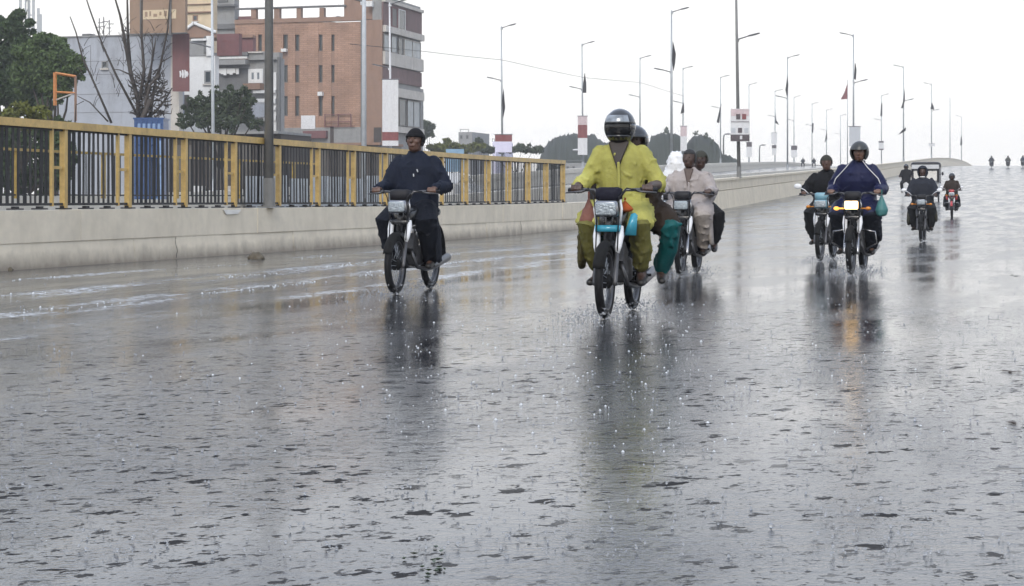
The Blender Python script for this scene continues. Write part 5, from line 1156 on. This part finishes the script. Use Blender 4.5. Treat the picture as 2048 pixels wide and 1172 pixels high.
for s in (-1, 1):
    MB().tube([(s*.60,.40,.95),(s*.63,.42,1.72)], .035, 8).build('post', BLKP, rk); MB().tube([(s*.66,2.2,.9),(s*.66,2.2,1.75)], .035, 8).build('post', BLKP, rk)
    MB().box((s*.668,1.45,1.33),(.02,1.5,.72)).build('side_curtain', GREYB, rk)
    wl_ = put('wheel', cached('tyre', m_tyre), TYRE, rk, (s*.58,1.95,RW)); put('rim', cached('rim', m_rim), ALU, wl_); put('hub', cached('hub', m_hub), ALU, wl_)
    MB().ball((s*.20,-.0,.72),(.07,.05,.07)).build('headlight', LENS, rk, True); MB().tube([(s*.62,.38,1.3),(s*.78,.32,1.36)], .012, 6).ball((s*.82,.32,1.36),(.05,.02,.09)).build('mirror', BLKP, rk, True)
wl_ = put('wheel', cached('tyre', m_tyre), TYRE, rk, (0,-.10,RW)); put('rim', cached('rim', m_rim), ALU, wl_); put('hub', cached('hub', m_hub), ALU, wl_)
put('front_fender', cached('ff', lambda: m_fender(R_(30), R_(158), .047, .312)), BLKD, rk, (0,-.10,RW)); MB().box((0,.95,.92),(.9,.4,.12)).build('seat', VINYL, rk)
person('driver sitting in the rickshaw behind its windscreen', at(1850, 87.3), R_(-15), dict(top=CHARC, bottom=BLACKC, head='hair', skin=SKIN[1], voxel=.03, bvox=.025, wr=0, seed=90, dz=.06), group='people riding in the rickshaw')
sp2 = at(1811, 86.4); sp2.z += .22
person('person in black sitting on the left side of the rickshaw', sp2, R_(-15), dict(top=BLACKC, bottom=BLACKC, head='open', hm=HELM, skin=SKIN[1], voxel=.03, bvox=.025, wr=0, seed=91, loose=1.1), group='people riding in the rickshaw')
# heads of people on the far deck
for i, (px, d, lb) in enumerate(((1605, 262, 'left one of the tiny people beyond the far parapet'), (1627, 258, 'tiny person beyond the far parapet under the thin lamp post'), (1657, 262, 'right one of the tiny people beyond the far parapet'))):
    p0 = Vector(((px-CX)/F*d, d, zr(d)-.30)); person(lb, p0, R_(-15), dict(top=CHARC, bottom=BLACKC, head='hair', skin=SKIN[1], voxel=.04, bvox=.035, wr=0, seed=95+i, face=False), group='tiny people on the far deck')
# car behind the fence
car = empty('white_car', on_line(-27, 84, zr(84)), ROADROT + math.pi); tag(car, 'white car glimpsed through the far panels of the yellow railing', 'car')
WCAR = mat('white_car_paint', (.70,.70,.69), .2, var=.04, coat=.5, bump=0)
prof = [(-2.1,.30),(-2.15,.62),(-2.0,.80),(-1.05,.90),(-.35,1.40),(.95,1.42),(1.65,.98),(2.1,.92),(2.12,.34)]
q = MB().prism([(y, z) for y, z in prof], 0, -.82, .82); q.v = [(v[0]*(1-.16*max(0,(v[2]-.9)/.5)), v[1], v[2]) for v in q.v]; q.build('body', WCAR, car)
for s in (-1, 1):
    qq = MB().prism([(-.85,.93),(-.32,1.32),(.9,1.34),(1.4,.98)], 0, s*.80-.012, s*.80+.012); qq.v = [(v[0]-s*.13*max(0,(v[2]-.9)/.5)+s*.012, v[1], v[2]) for v in qq.v]; qq.build('side_window', GLASS, car)
    MB().box((s*.6,-2.12,.68),(.36,.06,.14)).build('headlight', LENS, car)
    for y in (-1.35, 1.35):
        w_ = put('wheel', cached('tyre', m_tyre), TYRE, car, (s*.76,y,RW)); put('rim', cached('rim', m_rim), ALU, w_); put('hub', cached('hub', m_hub), ALU, w_)
MB().hexa([(-.68,-1.04,.93),(.68,-1.04,.93),(.68,-1.0,.93),(-.68,-1.0,.93)], [(-.60,-.42,1.36),(.60,-.42,1.36),(.60,-.38,1.36),(-.60,-.38,1.36)]).build('windscreen', GLASS, car)
# blue sign seen past the navy rider
bs = empty('blue_sign', W(910, 400, 95)); bs.location.z = zr(95) + .0; tag(bs, 'small pale blue sign board right of the rider in navy', 'sign')
zt_ = W(910, 300, 95).z - bs.location.z; MB().box((0,0,zt_-.55),(.95,.05,1.2)).build('board', mat('pale_blue_sign', (.20,.33,.46), .4, var=.15), bs); MB().tube([(0,.06,0),(0,.06,zt_)], .04, 6).build('post', STEEL, bs)

# ================================================================ water, spray and litter
WATER = mat('spray_water', (.85,.87,.90), .08, var=.02, bump=0, trans=.75); FOAM = mat('white_froth', (.60,.62,.64), .5, var=.15, bump=0)
def drops(name, label, pts, radii, m):
    o8 = np.array([(1,0,0),(-1,0,0),(0,1,0),(0,-1,0),(0,0,1),(0,0,-1)], float); f8 = np.array([(0,2,4),(2,1,4),(1,3,4),(3,0,4),(2,0,5),(1,2,5),(3,1,5),(0,3,5)])
    V = (np.array(pts)[:, None, :] + o8[None]*np.array(radii)[:, None, None]).reshape(-1, 3); n = len(pts); Fq = (f8[None] + (np.arange(n)*6)[:, None, None]).reshape(-1, 3)
    me = bpy.data.meshes.new(name); me.from_pydata(V.tolist(), [], Fq.tolist()); me.shade_smooth(); o = put(name, me, m); tag(o, label, None, None, 'stuff'); return o
rs = np.random.RandomState(5)
for (p0, yw, who, amt) in ((pa, ya, 'the navy rider', 1000), (pb, yb, 'the lime yellow rider', 1300), (pc, yc, 'the pale grey riders', 1000), (pd, yd, 'the capped rider', 1000), (pe, ye, 'the blue rider', 1500), (pf, yf, 'the hooded rider', 500)):
    M_ = np.array(Matrix.Rotation(yw, 3, 'Z')); P, Rr = [], []
    for k in range(amt):
        fy = 0 if k % 2 else 1.2; a = abs(rs.normal(0, .22)); x = rs.normal(0, .10) + rs.choice([-1, 1])*abs(rs.normal(0, .12)); y = fy + (rs.normal(-.05, .22) if k % 3 else -abs(rs.normal(0, .8))); z = abs(rs.normal(0, .055)) * math.exp(-abs(x)*1.5)
        P.append(np.array(p0) + M_ @ np.array((x, y, z + .004))); Rr.append(abs(rs.normal(0, .0035)) + .0018)
    drops('water_spray', 'spray of water drops thrown up at the wheels of ' + who, P, Rr, WATER)
# froth lumps on the gutter streaks
P, Rr = [], []
for k in range(1500):
    d = rs.uniform(9, 30); c0 = rs.choice([-9.5, -8.05, -9.5, -8.05, -11.2]); w0 = .10 + .05*math.sin(d*.9)
    if math.sin(d*1.7 + c0*3) + .6*math.sin(d*3.1+c0) < -.2: continue
    x = c0 + rs.normal(0, w0) + .18*math.sin(d*.5+c0); P.append(on_line(x, d, .003)); Rr.append(abs(rs.normal(0, .005)) + .002)
drops('froth', 'white froth lumps along the gutter streaks', P, Rr, FOAM)
# rain splashes standing on the film
P, Rr = [], []
for k in range(2600):
    d = 4.6 + 34*rs.uniform(0, 1)**1.6; X = rs.uniform(-.31, .31)*d
    if X - T*d < -12.9: continue
    nn = rs.randint(1, 4)
    for j in range(nn): P.append((X + rs.normal(0, .012), d + rs.normal(0, .012), .003 + abs(rs.normal(0, .012)))); Rr.append(abs(rs.normal(0, .0026)) + .0014)
drops('rain_splashes', 'tiny drops of rain bouncing off the wet road', P, Rr, WATER)
P, Rr = [], []
for k in range(900):
    d = rs.uniform(6.5, 17); X = rs.normal(.02, .10)*d + .3; P.append((X, d, -.001)); Rr.append(abs(rs.normal(0, .003)) + .0022)
drops('splash_froth', 'white specks of froth where rain hits the road before the riders', P, Rr, FOAM)
# clods and leaves
STONE = mat('mud_clod', (.10,.085,.06), .9, var=.4, scale=20, bump=.8, bscale=30)
def clod(px, py, rx, rz, m, label, cat='rubble', name='mud_heap', flat=1.0):
    d = F*H/(py-YH); c0 = Vector(((px-CX)/F*d, d, 0)); q = MB().ball((0,0,0), (rx, rx*.8, rz), 18, 12); r = random.Random(px)
    q.v = [(v[0]*r.uniform(.8,1.15), v[1]*r.uniform(.8,1.15), max(-.02, v[2]*r.uniform(.75,1.2))) for v in q.v]; o = q.build(name, m, None, True, loc=c0); tag(o, label, cat); return o
clod(512, 518, .13, .10, STONE, 'small heap of brown mud at the foot of the concrete wall')
clod(18, 541, .06, .04, STONE, 'small clod at the foot of the wall at the left edge')
GRN = mat('wet_leaf', (.035,.055,.02), .35, var=.4, scale=30, bump=.2)
def leaves(px, py, n, spread, m, label, size=.022):
    d = F*H/(py-YH); c0 = Vector(((px-CX)/F*d, d, .004)); r = random.Random(px); root = empty('fallen_leaves', c0); tag(root, label, 'leaves')
    for k in range(n):
        a = r.uniform(0, 6.28); s = size*r.uniform(.7, 1.5); x, y = r.gauss(0, spread), r.gauss(0, spread*1.6); ca, sa = math.cos(a)*s, math.sin(a)*s
        MB().add([(x-ca,y-sa,.001),(x+sa*.45,y-ca*.45,.003),(x+ca,y+sa,.002),(x-sa*.45,y+ca*.45,.004),(x,y,-.002)], [(0,1,3),(1,2,3),(0,4,1),(1,4,2),(2,4,3),(3,4,0)]).build('leaf', m, root)
leaves(855, 1118, 10, .035, GRN, 'few wet green leaves on the road near the bottom of the picture', .010); leaves(872, 1148, 7, .022, GRN, 'second small patch of green leaves nearest the bottom edge', .009)
BRLF = mat('brown_leaf', (.06,.035,.015), .5, var=.4); leaves(2038, 466, 12, .10, BRLF, 'brown twigs and leaves at the right edge below the far riders', .035); leaves(2040, 552, 8, .07, GRN, 'green and brown leaf litter at the right edge', .028); leaves(2036, 745, 6, .03, BRLF, 'dark twig on the road at the right edge', .02); leaves(2036, 848, 3, .012, BRLF, 'single dark leaf at the right edge', .02)

# ================================================================ rain haze
hz = MB().box((0, 410, 15.9), (1840, 980, 34)).build('haze', None); tag(hz, kind='stuff')
hm_ = bpy.data.materials.new('rain_haze'); hm_.use_nodes = True; t = hm_.node_tree; t.nodes.clear(); vo = t.nodes.new('ShaderNodeVolumePrincipled'); ou = t.nodes.new('ShaderNodeOutputMaterial')
vo.inputs['Color'].default_value = (.93,.94,.96,1); vo.inputs['Density'].default_value = .0007; vo.inputs['Anisotropy'].default_value = .2; t.links.new(vo.outputs[0], ou.inputs['Volume']); hz.data.materials.append(hm_)
hz.visible_shadow = True
